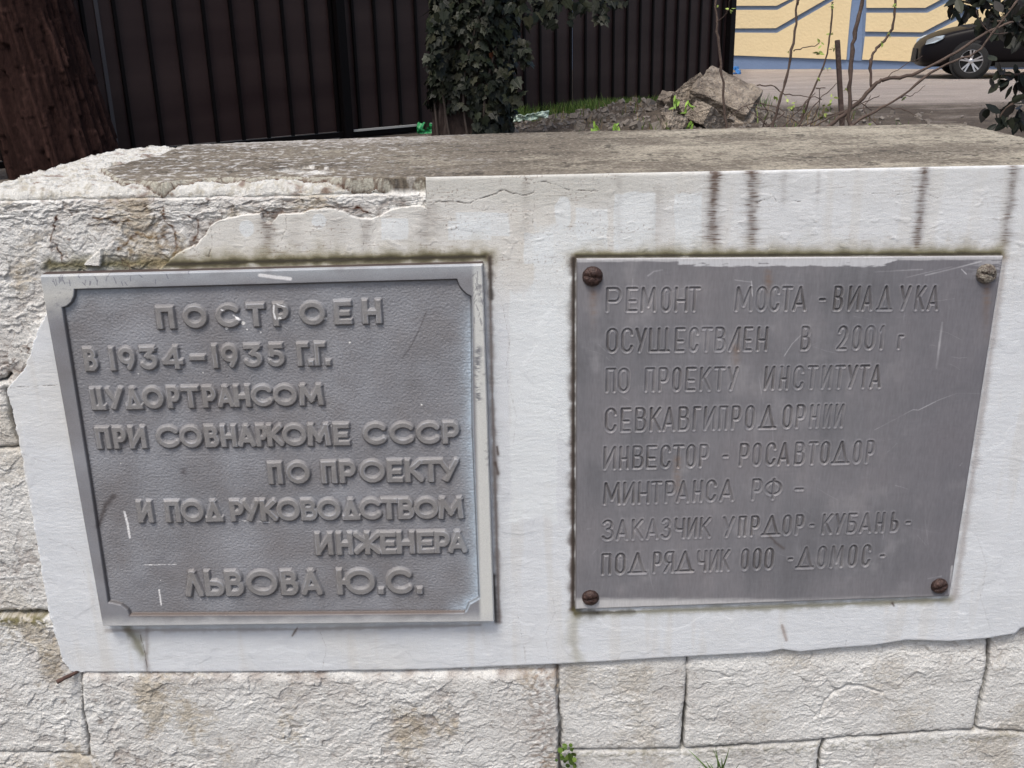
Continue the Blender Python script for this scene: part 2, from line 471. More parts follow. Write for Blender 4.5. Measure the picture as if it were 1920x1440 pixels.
top = rt+(ct-rt)*capk
# ---- join the two faces over the arris
row0 = np.where(plaster[-1], H, 1.2535+.004*fbm(xs*30, xs*0+.5, 3, 117))
zr = Z.copy()
kk = np.clip((Z-(H-.08))/.08, 0, 1)
zr = Z+(row0[None, :]-H)*kk
Yf = -h
arr = np.clip((Z-(H-.006))/.006, 0, 1)
Yf = Yf+np.where(plaster, .0022*arr**2*(1+.8*fbm(X*50, 0*X, 3, 119)), .006*arr)
front_top = Yf[-1]
Ytop = np.minimum(Yt, back_y[None, :]+.004*fbm(Xt*30, Yt*0, 3, 121))
Ytop = Ytop+front_top[None, :]*np.exp(-Yt/.012)
ft = np.exp(-Yt/.004)
topz = top*(1-ft)+row0[None, :]*ft
P = np.concatenate([np.stack([X, Yf, zr], -1), np.stack([Xt, Ytop, topz], -1)], 0)

# ---- paint, dirt, moss, stains and shade painted under the cap edge
white = np.array([.715, .745, .77]); grey = np.array([.56, .555, .51]); cream = np.array([.70, .69, .645])
brown = np.array([.11, .066, .045]); moss = np.array([.13, .115, .035]); black = np.array([.035, .028, .022])
def mixc(c, d, k): return c*(1-k[..., None])+d*k[..., None]
col = np.broadcast_to(white, X.shape+(3,)).copy()
up = 1-sstep(470, 640, PY+30*fbm(X*6, Z*6, 3, 131))
col = mixc(col, cream, np.clip(up*.9+.35*sstep(0, .5, fbm(X*4, Z*3, 3, 133)), 0, 1)*(1-.75*sstep(1000, 1500, PX)))
dirtn = fbm(X*12, Z*30, 4, 135)
tone = fbm(X*3.1+2, Z*2.2, 4, 132); drip = fbm(X*26, Z*2.2, 3, 134)
col = col*(1+.05*tone+.035*trow+.03*drip)[..., None]
col = mixc(col, np.array([.60, .575, .52]), np.clip(.5*sstep(.12, .5, drip+.4*tone), 0, 1)*.55)
topgrey = (1-sstep(352, 395, PY+18*fbm(X*10, Z*10, 3, 137)))*(1-.8*sstep(1050, 1500, PX))
col = mixc(col, grey, topgrey*.8)
# bright touch-up dabs of newer paint
dabs = [(740, 428, 26, 22), (598, 412, 14, 20), (462, 428, 14, 18), (1056, 398, 17, 30), (905, 420, 50, 22), (1190, 420, 40, 60), (1010, 465, 28, 30), (880, 432, 40, 18), (1290, 420, 26, 60), (1110, 430, 30, 40),
        (1060, 620, 60, 200), (1000, 760, 45, 220)]
for cx, cy, rx, ry in dabs:
    q = ((PX-cx)/rx)**2+((PY-cy)/ry)**2+.5*fbm(X*30, Z*30, 3, 139)
    q2 = np.maximum(np.abs(PX-cx)/rx, np.abs(PY-cy)/ry)**4+.5*fbm(X*30, Z*20, 3, 139)
    col = mixc(col, np.array([.77, .81, .82]), .75*(1-sstep(.75, 1.1, np.where(rx > 24, q2, q))))
line = fbm(X*25, Z*420, 3, 141)                        # hairline brush marks that hold the dirt
spk = sstep(.32, .5, fbm(X*220, Z*260, 2, 143))
streaks = [(1340, 1336, 316, 486, 13, 1.0), (1413, 1408, 314, 486, 12, 1.0), (1735, 1716, 310, 488, 11, .9), (1903, 1880, 308, 488, 11, .7), (1470, 1470, 318, 400, 9, .25),
           (1535, 1532, 316, 402, 5, .3), (497, 505, 388, 492, 15, .75), (805, 800, 380, 484, 22, .38), (688, 684, 412, 486, 10, .45), (556, 556, 400, 490, 20, .22), (985, 985, 330, 470, 10, .2),
           (630, 628, 395, 490, 22, .22), (1234, 1230, 345, 470, 12, .2), (1160, 1160, 330, 460, 8, .15)]
st = np.zeros(X.shape)
for xa, xb, ya, yb, wd, s in streaks:
    tt = np.clip((PY-ya)/(yb-ya), 0, 1); cx = xa+(xb-xa)*tt+3*fbm(X*0+xa, Z*25, 2, 145)
    d = np.abs(PX-cx)/(wd*(1+.22*fbm(X*0+xa, Z*60, 3, 147)+.35*fbm(X*0+xa, Z*9, 2, 150)))
    on = sstep(ya-4, ya+6, PY)*(1-sstep(yb-40, yb+4, PY+22*fbm(X*60, Z*0+xa, 2, 146)))*np.clip(.95+.8*fbm(X*40+xa, Z*22, 3, 148), .4, 1.15)
    on = on+.5*np.exp(-((PY-ya-8)/10)**2)*sstep(-.1, .4, spk+fbm(X*60, Z*60, 3, 149))*(s > .4)
    st = np.maximum(st, s*on*(1-.2*tt)*(np.exp(-(d/.85)**2)*(.8+.35*line*2) + .55*np.exp(-(d/1.7)**2)*sstep(.08, .4, line)))
st = np.clip(st, 0, 1)
col = mixc(col, brown*.9, np.clip(st*1.0, 0, .93))
col = mixc(col, brown*1.6, np.clip(.5*up*spk*(.4+sstep(-.2, .5, dirtn)), 0, .7)*(1-.6*sstep(1000, 1500, PX)))
col = mixc(col, brown*1.5, .5*up*sstep(.22, .45, line)*sstep(.0, .4, dirtn)*(1-.4*sstep(900, 1300, PX)))
# dirt and moss round the plaques
LQ = [(75, 513), (908, 484), (927, 1165), (193, 1174)]
RQ = [(1081, 485), (1881, 480), (1780, 1118), (1079, 1143)]
nz = .75+.9*fbm(X*30, Z*30, 4, 151)
def band(pts, wd, s, c, one=None):
    global col
    d = pdist(PX, PY, pts, 50)
    kx = np.clip(s*np.exp(-(d/(wd*np.clip(nz, .25, 2)))**2), 0, 1)
    if one is not None: kx = kx*one
    col = mixc(col, np.array(c), kx)
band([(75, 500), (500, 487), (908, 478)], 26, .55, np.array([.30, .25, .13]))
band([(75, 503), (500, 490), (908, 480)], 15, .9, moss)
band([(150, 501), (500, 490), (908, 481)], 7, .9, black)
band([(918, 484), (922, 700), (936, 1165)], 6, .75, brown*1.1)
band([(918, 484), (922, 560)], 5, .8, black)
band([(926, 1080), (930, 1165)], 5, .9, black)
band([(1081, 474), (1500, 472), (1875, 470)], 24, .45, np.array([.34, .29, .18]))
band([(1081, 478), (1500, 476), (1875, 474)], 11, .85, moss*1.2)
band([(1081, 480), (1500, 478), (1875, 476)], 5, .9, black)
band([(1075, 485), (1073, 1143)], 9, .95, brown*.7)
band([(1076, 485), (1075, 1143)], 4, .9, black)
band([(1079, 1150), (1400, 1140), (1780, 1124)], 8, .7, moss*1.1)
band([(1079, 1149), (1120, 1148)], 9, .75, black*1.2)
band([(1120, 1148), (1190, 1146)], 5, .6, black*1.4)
band([(1790, 1118), (1884, 484)], 9, .4, brown*1.6)
band([(1078, 1150), (1074, 1205), (1085, 1240)], 14, .35, moss*1.5)
band([(240, 1180), (258, 1205), (268, 1225)], 14, .75, moss)
band([(275, 1180), (276, 1262)], 6, .4, brown*1.3)
band([(200, 1182), (560, 1180), (900, 1172)], 5, .45, brown*1.3)
band([(557, 1178), (548, 1192)], 4, .85, brown)
band([(932, 838), (934, 852)], 2.6, .9, brown*.7); band([(929, 868), (934, 888)], 3, .8, brown*.8)
band([(1466, 1172), (1474, 1200)], 4, .6, brown*2)
band([(1673, 1131), (1676, 1136)], 3, .9, brown*.7)
col = mixc(col, brown*.8, .85*(1-sstep(.2, 1.5, dc)))
tape = inpoly(PX, PY, [(1, 0)]*1+[(0, 0), (0, 1)])
# rough stone: same paint, worn, browner in the hollows of the chiselling
rw = np.array([.70, .70, .675])
hol = np.clip(-(stone-.0005)/.009, 0, 1)*.85
patch = fbm(X*5, Z*6, 4, 161)
rcol = np.broadcast_to(rw, X.shape+(3,)).copy()
rcol = mixc(rcol, np.array([.40, .36, .31]), np.clip(.30+1.1*patch, 0, 1)*.36*np.where(right_low | left_low, .6, 1))
rcol = mixc(rcol, brown*1.4, np.clip(hol*(.50+1.1*patch), 0, .78)*np.where(right_low, .45, 1))
rcol = mixc(rcol, brown, np.clip(sstep(.34, .62, fbm((X+wx)*26, (Z+wz)*34, 4, 163)), 0, 1)*np.where(upper, .8, np.where(blockB | blockA, .55, .2)))
# black-brown growth at the broken edge of the plaster
bd = pdist(PX, PY, [(312, 494), (366, 461), (392, 424), (457, 393), (500, 410), (567, 388), (608, 375), (664, 402), (699, 408), (745, 376), (797, 374)], 60)
for pl_ in ([(300, 375), (297, 410), (330, 440), (322, 478)], [(480, 372), (498, 395), (520, 385)], [(100, 390), (95, 450), (110, 492)], [(215, 470), (260, 440), (310, 452)], [(590, 380), (640, 372), (690, 390)], [(350, 395), (372, 420), (360, 450)], [(170, 400), (215, 415), (240, 405)]):
    bq = pdist(PX+14*fbm(X*30, Z*30, 3, 186), PY+14*fbm(X*30+4, Z*30, 3, 187), pl_, 60)
    rcol = mixc(rcol, brown*1.1, (.8*np.exp(-(bq/2.4)**2)+.5*np.exp(-(bq/13)**2)*sstep(-.15, .35, fine))*np.where(upper, 1, 0))
rcol = mixc(rcol, brown*.8, .85*np.exp(-(bd/30)**2)*sstep(-.25, .45, fbm((X+wx)*34, (Z+wz)*34, 4, 165))*np.where(upper, 1, 0))
bd2 = pdist(PX, PY, [(90, 500), (200, 498), (320, 494)], 60)
rcol = mixc(rcol, moss*.8, .9*np.exp(-(bd2/(20*np.clip(nz, .3, 2)))**2)*np.where(upper, 1, 0))
bd3 = pdist(PX, PY, [(300, 405), (300, 470)], 60)
rcol = mixc(rcol, brown, .6*np.exp(-(bd3/14)**2)*sstep(-.2, .4, fine)*np.where(upper, 1, 0))
dj = np.minimum(np.minimum(dt*1.3, dw), dm*1.2)
rcol = mixc(rcol, black*1.2, .75*np.exp(-(dj/3.2)**2)*np.clip(jv, .3, 1))
stain = fbm(X*6+5, Z*4, 4, 166)
rcol = mixc(rcol, np.array([.34, .27, .16]), np.where(upper | blockB | blockA, .55, .3)*sstep(.08, .45, stain+.35*fine))
rcol = mixc(rcol, brown*.8, .8*sstep(.40, .52, fbm((X+wx)*48+3, (Z+wz)*70, 3, 168)-.15*rough_m+.25*patch)*np.where(upper, 1, .55))
crk = np.abs(fbm((X+wx)*16, (Z+wz)*22, 3, 169))
rcol = mixc(rcol, brown*.9, .75*(1-sstep(.006, .022, crk))*sstep(-.05, .3, patch+.2)*np.where(upper, 1, .5))
rcol = mixc(rcol, brown*1.5, .65*np.exp(-(np.abs(PX-1015)/26)**2)*blockB*sstep(-.3, .4, fine))
rcol = mixc(rcol, brown*1.5, .6*np.exp(-(np.abs(PY-1262)/14)**2)*(blockB)*sstep(-.2, .4, fbm(X*14, Z*10, 3, 167)))
rcol = mixc(rcol, moss, .9*np.exp(-(pdist(PX, PY, [(-80, 1166), (80, 1166)], 50)/12)**2)*sstep(-.35, .3, fine))
rcol = mixc(rcol, moss*.8, .45*np.exp(-(pdist(PX, PY, [(1050, 1420), (1300, 1418), (1920, 1385)], 50)/10)**2)*sstep(-.2, .4, fine))
rcol = mixc(rcol, np.array([.62, .60, .57]), np.where(moonin, .35, 0.))
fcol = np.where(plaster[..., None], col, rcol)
fcol = np.where((shard & ~plaster)[..., None], cream, fcol)
# top: weathered screed
lite = np.array([.37, .335, .265]); dark = np.array([.06, .05, .04]); mid = np.array([.165, .142, .112])
s1 = fbm(Xt*6, Yt*7, 4, 171, .6); s2 = fbm(Xt*17, Yt*24, 4, 173, .65); s3 = fbm(Xt*1.7+4, Yt*3, 3, 175); s4 = fbm(Xt*60, Yt*55, 3, 174, .7)
east = sstep(-.1, .7, Xt)
tcol = np.broadcast_to(mid, Xt.shape+(3,)).copy()
tcol = mixc(tcol, lite, sstep(-.42, .45, .9*s1+1.1*s2+.6*s4+.8*s3+.62*east-.42))
tcol = mixc(tcol, dark, sstep(.06, .36, s2*1.1+s4*.65+.45*s1-.3*s3-.12*east)*.88)
tcol = mixc(tcol, dark*1.3, .7*sstep(.12, .40, fbm(Xt*4.5, Yt*8, 4, 176)+.45*s4)*(1-.5*east))
tcol = mixc(tcol, lite*1.2, .6*sstep(.15, .45, fbm(Xt*5+9, Yt*9, 4, 178)+.4*s4)*(.3+.7*east))
flec = sstep(.10, .30, s4*.7+.6*fbm(Xt*26, Yt*34, 3, 177)-.15*s1)*(1-sstep(-.45, -.02, Xt+.25*s1))
tcol = mixc(tcol, np.array([.62, .61, .58]), np.clip(flec*.75, 0, 1))
tcol = mixc(tcol, np.array([.52, .50, .47]), .75*sstep(-.1, .3, s4+s2+.15)*sstep(.52, .72, Yt)*(1-sstep(-.5, .1, Xt+.2*s1)))
tcol = mixc(tcol, np.array([.60, .60, .58]), .7*(1-sstep(.003, .012, Yt+.004*s2))*sstep(.2, .4, Xt))
wr = np.broadcast_to(np.array([.60, .595, .56]), Xt.shape+(3,)).copy()
wr = mixc(wr, np.array([.40, .37, .30]), sstep(-.1, .4, s4+.6*s2)*.7)
wr = mixc(wr, brown*1.5, .8*sstep(.05, .4, fbm(Xt*20, Yt*26, 4, 179)-.25*lay))
capedge = (sd_cap > -6) & (sd_cap < 2.2) & (Xt < -.16)
tcol = mixc(tcol, dark*1.3, .35*sstep(.05, .35, fbm(Xt*115, Yt*70, 3, 181)))
tcol = mixc(tcol, lite*1.15, .35*sstep(.1, .4, fbm(Xt*95+5, Yt*60, 3, 183)))
tcol = np.where(cap[..., None], tcol, wr)
tcol = np.where(capedge[..., None], mixc(np.broadcast_to(np.array([.40, .385, .325]), tcol.shape).copy(), brown*.9, np.clip(sstep(-.1, .4, fbm(Xt*50, Yt*260, 3, 185)+s4*.5)*.75+.8*sstep(-2.5, -5, sd_cap), 0, 1)), tcol)  # foot of the broken edge painted darker as its undercut shadow
tcol = np.where(slab[..., None], mixc(tcol, np.array([.62, .61, .57]), np.clip(.5+1.2*s2, 0, 1)), tcol)
C = np.concatenate([fcol, tcol], 0)

# ---- faces to parts
ident = np.zeros(C.shape[:2], int)
ident[:NF] = np.where(plaster, 1, np.where(upper, 2, 0))
low = ~plaster & ~upper
brow = PY > np.interp(PX, [1050, 1282, 1500, 1650, 1830, 1950], [1413, 1410, 1398, 1385, 1375, 1379])
b = np.full(X.shape, 3)
b[blockB] = 4
b[blockA] = np.where(PY[blockA] > 1415, 11, 3)
b[left_low] = np.where(PY[left_low] > 845, 5, 6)
rl = right_low
j1 = np.interp(PY, [1226, 1330, 1412], [1290, 1286, 1280]); j2 = np.interp(PY, [1190, 1285, 1372], [1863, 1850, 1832]); j3 = np.interp(PY, [1396, 1450], [1548, 1536])
b[rl] = np.where(brow[rl], np.where(PX[rl] < j3[rl], 7, 8), np.where(PX[rl] < j1[rl], 9, np.where(PX[rl] < j2[rl], 10, 12)))
ident[:NF] = np.where(low, b, ident[:NF])
ident[NF:] = np.where(cap, 20, 2)
fid = ident[:-1, :-1]
xm = (P[:-1, :-1, 0]); 
rows = np.arange(P.shape[0]-1)[:, None]
zz = np.concatenate([Z, np.full(Xt.shape, 9.0)], 0)[:-1, :-1]
keep = ~((xm < XEND+.006*np.sin(zz*40)) & (zz > .90))
yy = np.concatenate([np.zeros(X.shape), Yt], 0)[:-1, :-1]
keep &= ~(yy > np.broadcast_to(back_y[None, :-1]+.004, yy.shape))
M_pl = attr_mat('painted_plaster', rough=.62, bump=(300, .0012), fine=(500, .09), spec=.35, stretch=(1, 1, 3))
M_rk = attr_mat('painted_rough_stone', rough=.75, bump=(170, .0042), fine=(420, .16), spec=.3)
M_cap = attr_mat('weathered_screed', rough=.9, bump=(380, .0016), fine=(330, .38), spec=.2, stretch=(.7, 1.0, 1))
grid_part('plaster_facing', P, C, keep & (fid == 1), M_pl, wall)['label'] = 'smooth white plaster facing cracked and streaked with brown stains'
grid_part('broken_stone', P, C, keep & (fid == 2), M_rk, wall)['label'] = 'rough stone laid bare where the plaster has broken away'
grid_part('coping', P, C, keep & (fid == 20), M_cap, wall)['label'] = 'weathered brown screed on top of the parapet'
for i in (3, 4, 5, 6, 7, 8, 9, 10, 11, 12):
    grid_part('stone_block', P, C, keep & (fid == i), M_rk, wall)
# masonry core and back of the wall
M_core = mat('core_stone', (.42, .41, .38), .9, noise=(9, (.25, .23, .2)), bump=(60, .01))
mb = MB()
mb.box(((XEND+XR)/2+.004, .34, .55), (XR-XEND-.012, .50, 1.36))
mb.box((XL-.4, .42, .33), (1.55, .70, 1.12))
mb.prism([(-.82, .58, -.13), (1.142, .58, -.13), (1.142, .58, 1.262), (-.82, .58, 1.262)], (0, .205, 0))
mb.build('masonry_core', M_core, wall)
del P, C, col, rcol, tcol, fcol, stone, rg, fine, cell, chip

# ================================================================== LETTER SHAPES
def arc(cx, cy, rx, ry, a0, a1, n=20):
    return ('a', [(cx+rx*math.cos(math.radians(a0+(a1-a0)*i/n)), cy+ry*math.sin(math.radians(a0+(a1-a0)*i/n))) for i in range(n+1)])
def ln(*p): return ('l', list(p))
def glyph(ch, raised):
    """strokes in a unit box, y up; arcs are polylines"""
    A = .38 if raised else .36
    if ch in 'О':
        return [arc(.5, .5, .5, .5, 0, 360, 40)] if raised else [arc(.5, .72, .5, .28, 0, 180), arc(.5, .28, .5, .28, 180, 360), ln((0, .28), (0, .72)), ln((1, .28), (1, .72))]
    if ch == '0': return [arc(.5, .72, .5, .28, 0, 180), arc(.5, .28, .5, .28, 180, 360), ln((0, .28), (0, .72)), ln((1, .28), (1, .72))]
    if ch == 'С':
        return [arc(.56, .5, .56, .5, 42, 318, 40)] if raised else [arc(.5, .72, .5, .28, 10, 180), arc(.5, .28, .5, .28, 180, 350), ln((0, .28), (0, .72))]
    if ch == 'П': return [ln((0, 0), (0, 1)), ln((1, 0), (1, 1)), ln((0, 1), (1, 1))]
    if ch == 'Т': return [ln((.5, 0), (.5, 1)), ln((0, 1), (1, 1))]
    if ch == 'Р':
        if raised: return [ln((0, 0), (0, 1)), ln((0, 1), (.55, 1)), ln((0, A), (.55, A)), arc(.55, (1+A)/2, .45, (1-A)/2, -90, 90)]
        return [ln((0, 0), (0, 1)), ln((0, 1), (.6, 1)), ln((0, .42), (.6, .42)), arc(.6, .71, .4, .29, -90, 90)]
    if ch == 'Е': return [ln((0, 0), (0, 1)), ln((0, 0), (1, 0)), ln((0, 1), (1, 1)), ln((0, A+.08), (.85, A+.08))]
    if ch == 'Н': return [ln((0, 0), (0, 1)), ln((1, 0), (1, 1)), ln((0, A+.08), (1, A+.08))]
    if ch == 'В': return [ln((0, 0), (0, 1)), ln((0, 1), (.5, 1)), ln((0, .55), (.55, .55)), ln((0, 0), (.55, 0)), arc(.5, .775, .38, .225, -90, 90), arc(.55, .275, .45, .275, -90, 90)]
    if ch == 'Б': return [ln((0, 0), (0, 1)), ln((0, 1), (.9, 1)), ln((0, .55), (.55, .55)), ln((0, 0), (.55, 0)), arc(.55, .275, .45, .275, -90, 90)]
    if ch == 'Ь': return [ln((0, 0), (0, 1)), ln((0, .52), (.55, .52)), ln((0, 0), (.55, 0)), arc(.55, .26, .45, .26, -90, 90)]
    if ch == '1': return [ln((.5, 0), (.5, 1))] if raised else [ln((.7, 0), (.7, 1)), ln((.2, .8), (.7, 1))]
    if ch == '9': return [arc(.5, .66, .5, .34, 0, 360, 32), ('a', [(1, .62), (.97, .45), (.85, .25), (.62, 0)])]
    if ch == '3': return [ln((.05, 1), (.9, 1)), ln((.9, 1), (.45, .62)), arc(.45, .31, .55, .31, 90, -150)]
    if ch == '4': return [ln((.75, 0), (.75, 1)), ln((.72, 1), (0, .28)), ln((0, .25), (1, .25))]
    if ch == '5': return [ln((.15, 1), (.9, 1)), ln((.2, 1), (.12, .55)), arc(.45, .32, .55, .32, 130, -150)]
    if ch == '2': return [arc(.5, .72, .5, .28, 170, 0), ('a', [(1, .72), (.9, .5), (.5, .25), (0, 0)]), ln((0, 0), (1, 0))]
    if ch == 'З': return [arc(.45, .77, .45, .23, 150, -90), arc(.45, .27, .55, .27, 90, -150)]
    if ch == '-': return [ln((0, .45), (1, .45))]
    if ch == '.': return [ln((.5, 0), (.5, 0.02))]
    if ch == 'Г': return [ln((0, 0), (0, 1)), ln((0, 1), (1, 1))]
    if ch == 'г': return [ln((0, 0), (0, .55)), ln((0, .55), (.8, .55))]
    if ch == 'Ц': return [ln((0, 0), (0, 1)), ln((.74, 0), (.74, 1)), ln((0, 0), (1, 0))]
    if ch == 'Щ': return [ln((0, 0), (0, 1)), ln((.5, 0), (.5, 1)), ln((.95, 0), (.95, 1)), ln((0, 0), (1.1, 0))]
    if ch == 'У': return [ln((0, 1), (.5, .38)), ln((1, 1), (.35, 0))]
    if ch == 'Д': return [ln((.5, 1), (.12, .12)), ln((.5, 1), (.88, .12)), ln((0, .0), (1, .0))] if raised else [ln((.5, 1), (.08, .02)), ln((.5, 1), (.92, .02)), ln((-.06, 0), (1.06, 0))]
    if ch == 'А': return [ln((.5, 1), (0, 0)), ln((.5, 1), (1, 0)), ln((.2, .25), (.8, .25))]
    if ch == 'Л': return [ln((.45, 1), (0, 0)), ln((.45, 1), (1, 0))] if raised else [ln((0, 0), (.9, 1)), ln((1, 0), (1, 1))]
    if ch == 'М': return [ln((0, 0), (.08, 1)), ln((1, 0), (.92, 1)), ln((.08, 1), (.5, .2)), ln((.92, 1), (.5, .2))]
    if ch == 'К': return [ln((0, 0), (0, 1)), ln((0, .42), (.95, 1)), ln((.25, .58), (1, 0))]
    if ch == 'И': return [ln((0, 0), (0, 1)), ln((1, 0), (1, 1)), ln((0, 0), (1, 1))]
    if ch == 'Ж': return [ln((.5, 0), (.5, 1)), ln((.5, .5), (0, 1)), ln((.5, .5), (1, 1)), ln((.5, .55), (0, 0)), ln((.5, .55), (1, 0))]
    if ch == 'Ю': return [ln((0, 0), (0, 1)), ln((0, .5), (.25, .5)), arc(.62, .5, .38, .5, 0, 360, 36)]
    if ch == 'Ч': return [ln((1, 0), (1, 1)), ln((0, .6), (0, 1)), ('a', [(0, .6), (.1, .46), (.35, .42), (1, .42)])]
    if ch == 'Я': return [ln((1, 0), (1, 1)), ln((1, 1), (.4, 1)), ln((1, .45), (.4, .45)), arc(.4, .725, .4, .275, 90, 270), ln((.6, .45), (0, 0))]
    if ch == 'Ф': return [ln((.5, 0), (.5, 1)), arc(.5, .55, .5, .33, 0, 360, 36)]
    return []
def letter_sdf(S, PX, PY, ch, x0, x1, yt, yb, hw, raised, slope, idx=None, ids=None):
    """lower S (signed distance in photo pixels) with one letter standing in box x0..x1, yt..yb"""
    pad = 12
    rowsel = np.where(((PY > yt-pad) & (PY < yb+pad)).any(1))[0]
    colsel = np.where(((PX > x0-pad) & (PX < x1+pad)).any(0))[0]
    if not len(rowsel) or not len(colsel): return
    sl = np.s_[rowsel[0]:rowsel[-1]+1, colsel[0]:colsel[-1]+1]
    px = PX[sl]; py = PY[sl]
    ym = (yt+yb)/2; hh = yb-yt; xc = (x0+x1)/2
    sh = (1029-xc)/(5860-ym)                              # lean of verticals in the photo
    wdt = (x1-x0)-abs(sh)*hh*(.45 if raised else .8)+(1.0 if raised else 0)
    ly = yb-(py-slope*(px-xc)); lx = (px-xc)-sh*(py-ym)+wdt/2   # letter frame, y up
    if raised and ch not in '1.-': hw = min(hw, .19*wdt)
    W = max(wdt-2*hw, .01); Hh = hh-2*hw
    d = np.full(px.shape, 1e3)
    for kind, pts in glyph(ch, raised):
        q = [(hw+W*a, hw+Hh*b) for a, b in pts]
        for (ax, ay), (bx, by) in zip(q[:-1], q[1:]):
            dx, dy = bx-ax, by-ay; L = math.hypot(dx, dy)+1e-6
            tx, ty = dx/L, dy/L
            along = (lx-ax)*tx+(ly-ay)*ty; perp = np.abs(-(lx-ax)*ty+(ly-ay)*tx)
            if kind == 'l' and raised:
                ox = np.abs(along-L/2)-L/2-hw; oy = perp-hw
                dd = np.minimum(np.maximum(ox, oy), 0)+np.hypot(np.maximum(ox, 0), np.maximum(oy, 0))
            else:
                t = np.clip(along, 0, L)
                dd = np.hypot(along-t, perp)-hw
            d = np.minimum(d, dd)
    d = np.maximum(d, np.maximum(-ly, ly-hh))
    if raised: d = np.maximum(d, np.maximum(-lx, lx-wdt))
    better = d < S[sl]
    S[sl] = np.where(better, d, S[sl])
    if ids is not None:
        t = ids[sl]; t[better & (d < 8)] = idx; ids[sl] = t
def zmap(k, ox, oy, line):
    s, tl, bl, xl, tr, br, xr, let = line
    return [(c, ox+a/k, ox+b2/k, oy+(tl+(tr-tl)*((a+b2)/2-xl)/(xr-xl))/k, oy+(bl+(br-bl)*((a+b2)/2-xl)/(xr-xl))/k) for c, a, b2 in let], ((tr-tl)/(xr-xl)+(br-bl)/(xr-xl))/2

LL = [
 ('a', 224, 304, 490, 199, 285, 1240, [('П', 453, 520), ('О', 550, 639), ('С', 670, 757), ('Т', 783, 851), ('Р', 880, 938), ('О', 976, 1070), ('Е', 1103, 1166), ('Н', 1206, 1274)]),
 ('b', 375, 458, 215, 355, 438, 1050, [('В', 188, 240), ('1', 280, 305), ('9', 315, 378), ('3', 392, 457), ('4', 474, 551), ('-', 575, 632), ('1', 654, 681), ('9', 690, 753), ('3', 772, 840), ('5', 860, 921), ('Г', 968, 1010), ('.', 1004, 1028), ('Г', 1032, 1072), ('.', 1066, 1090)]),
 ('c', 521, 600, 240, 507, 583, 1030, [('Ц', 213, 268), ('У', 270, 336), ('Д', 338, 402), ('О', 402, 482), ('Р', 492, 541), ('Т', 546, 611), ('Р', 622, 673), ('А', 676, 737), ('Н', 737, 797), ('С', 800, 878), ('О', 880, 967), ('М', 975, 1062)]),
 ('d', 664, 742, 260, 644, 723, 1530, [('П', 232, 287), ('Р', 296, 347), ('И', 353, 417), ('С', 452, 538), ('О', 538, 622), ('В', 630, 683), ('Н', 688, 747), ('А', 750, 815), ('Р', 818, 860), ('К', 858, 917), ('О', 913, 1002), ('М', 1005, 1088), ('Е', 1100, 1158), ('С', 1208, 1293), ('С', 1306, 1393), ('С', 1403, 1488), ('Р', 1500, 1558)]),
 ('e', 792, 870, 885, 779, 861, 1530, [('П', 861, 914), ('О', 928, 1014), ('П', 1056, 1112), ('Р', 1123, 1182), ('О', 1196, 1287), ('Е', 1297, 1352), ('К', 1363, 1427), ('Т', 1423, 1490), ('У', 1486, 1556)]),
 ('f', 934, 1011, 410, 920, 996, 1540, [('И', 383, 441), ('П', 485, 542), ('О', 543, 628), ('Д', 630, 695), ('Р', 723, 775), ('У', 768, 832), ('К', 834, 895), ('О', 893, 978), ('В', 982, 1040), ('О', 1042, 1126), ('Д', 1132, 1196), ('С', 1196, 1274), ('Т', 1274, 1334), ('В', 1337, 1394), ('О', 1396, 1482), ('М', 1484, 1573)]),
 ('g', 1050, 1129, 1065, 1042, 1121, 1560, [('И', 1034, 1098), ('Н', 1112, 1171), ('Ж', 1176, 1272), ('Е', 1272, 1328), ('Н', 1332, 1396), ('Е', 1406, 1466), ('Р', 1470, 1525), ('А', 1520, 1586)]),
 ('h', 1189, 1280, 590, 1180, 1270, 1410, [('Л', 556, 624), ('Ь', 630, 702), ('В', 705, 773), ('О', 782, 897), ('В', 908, 972), ('А', 982, 1058), ('Ю', 1113, 1252), ('.', 1258, 1286), ('С', 1292, 1388), ('.', 1398, 1428)]),
]
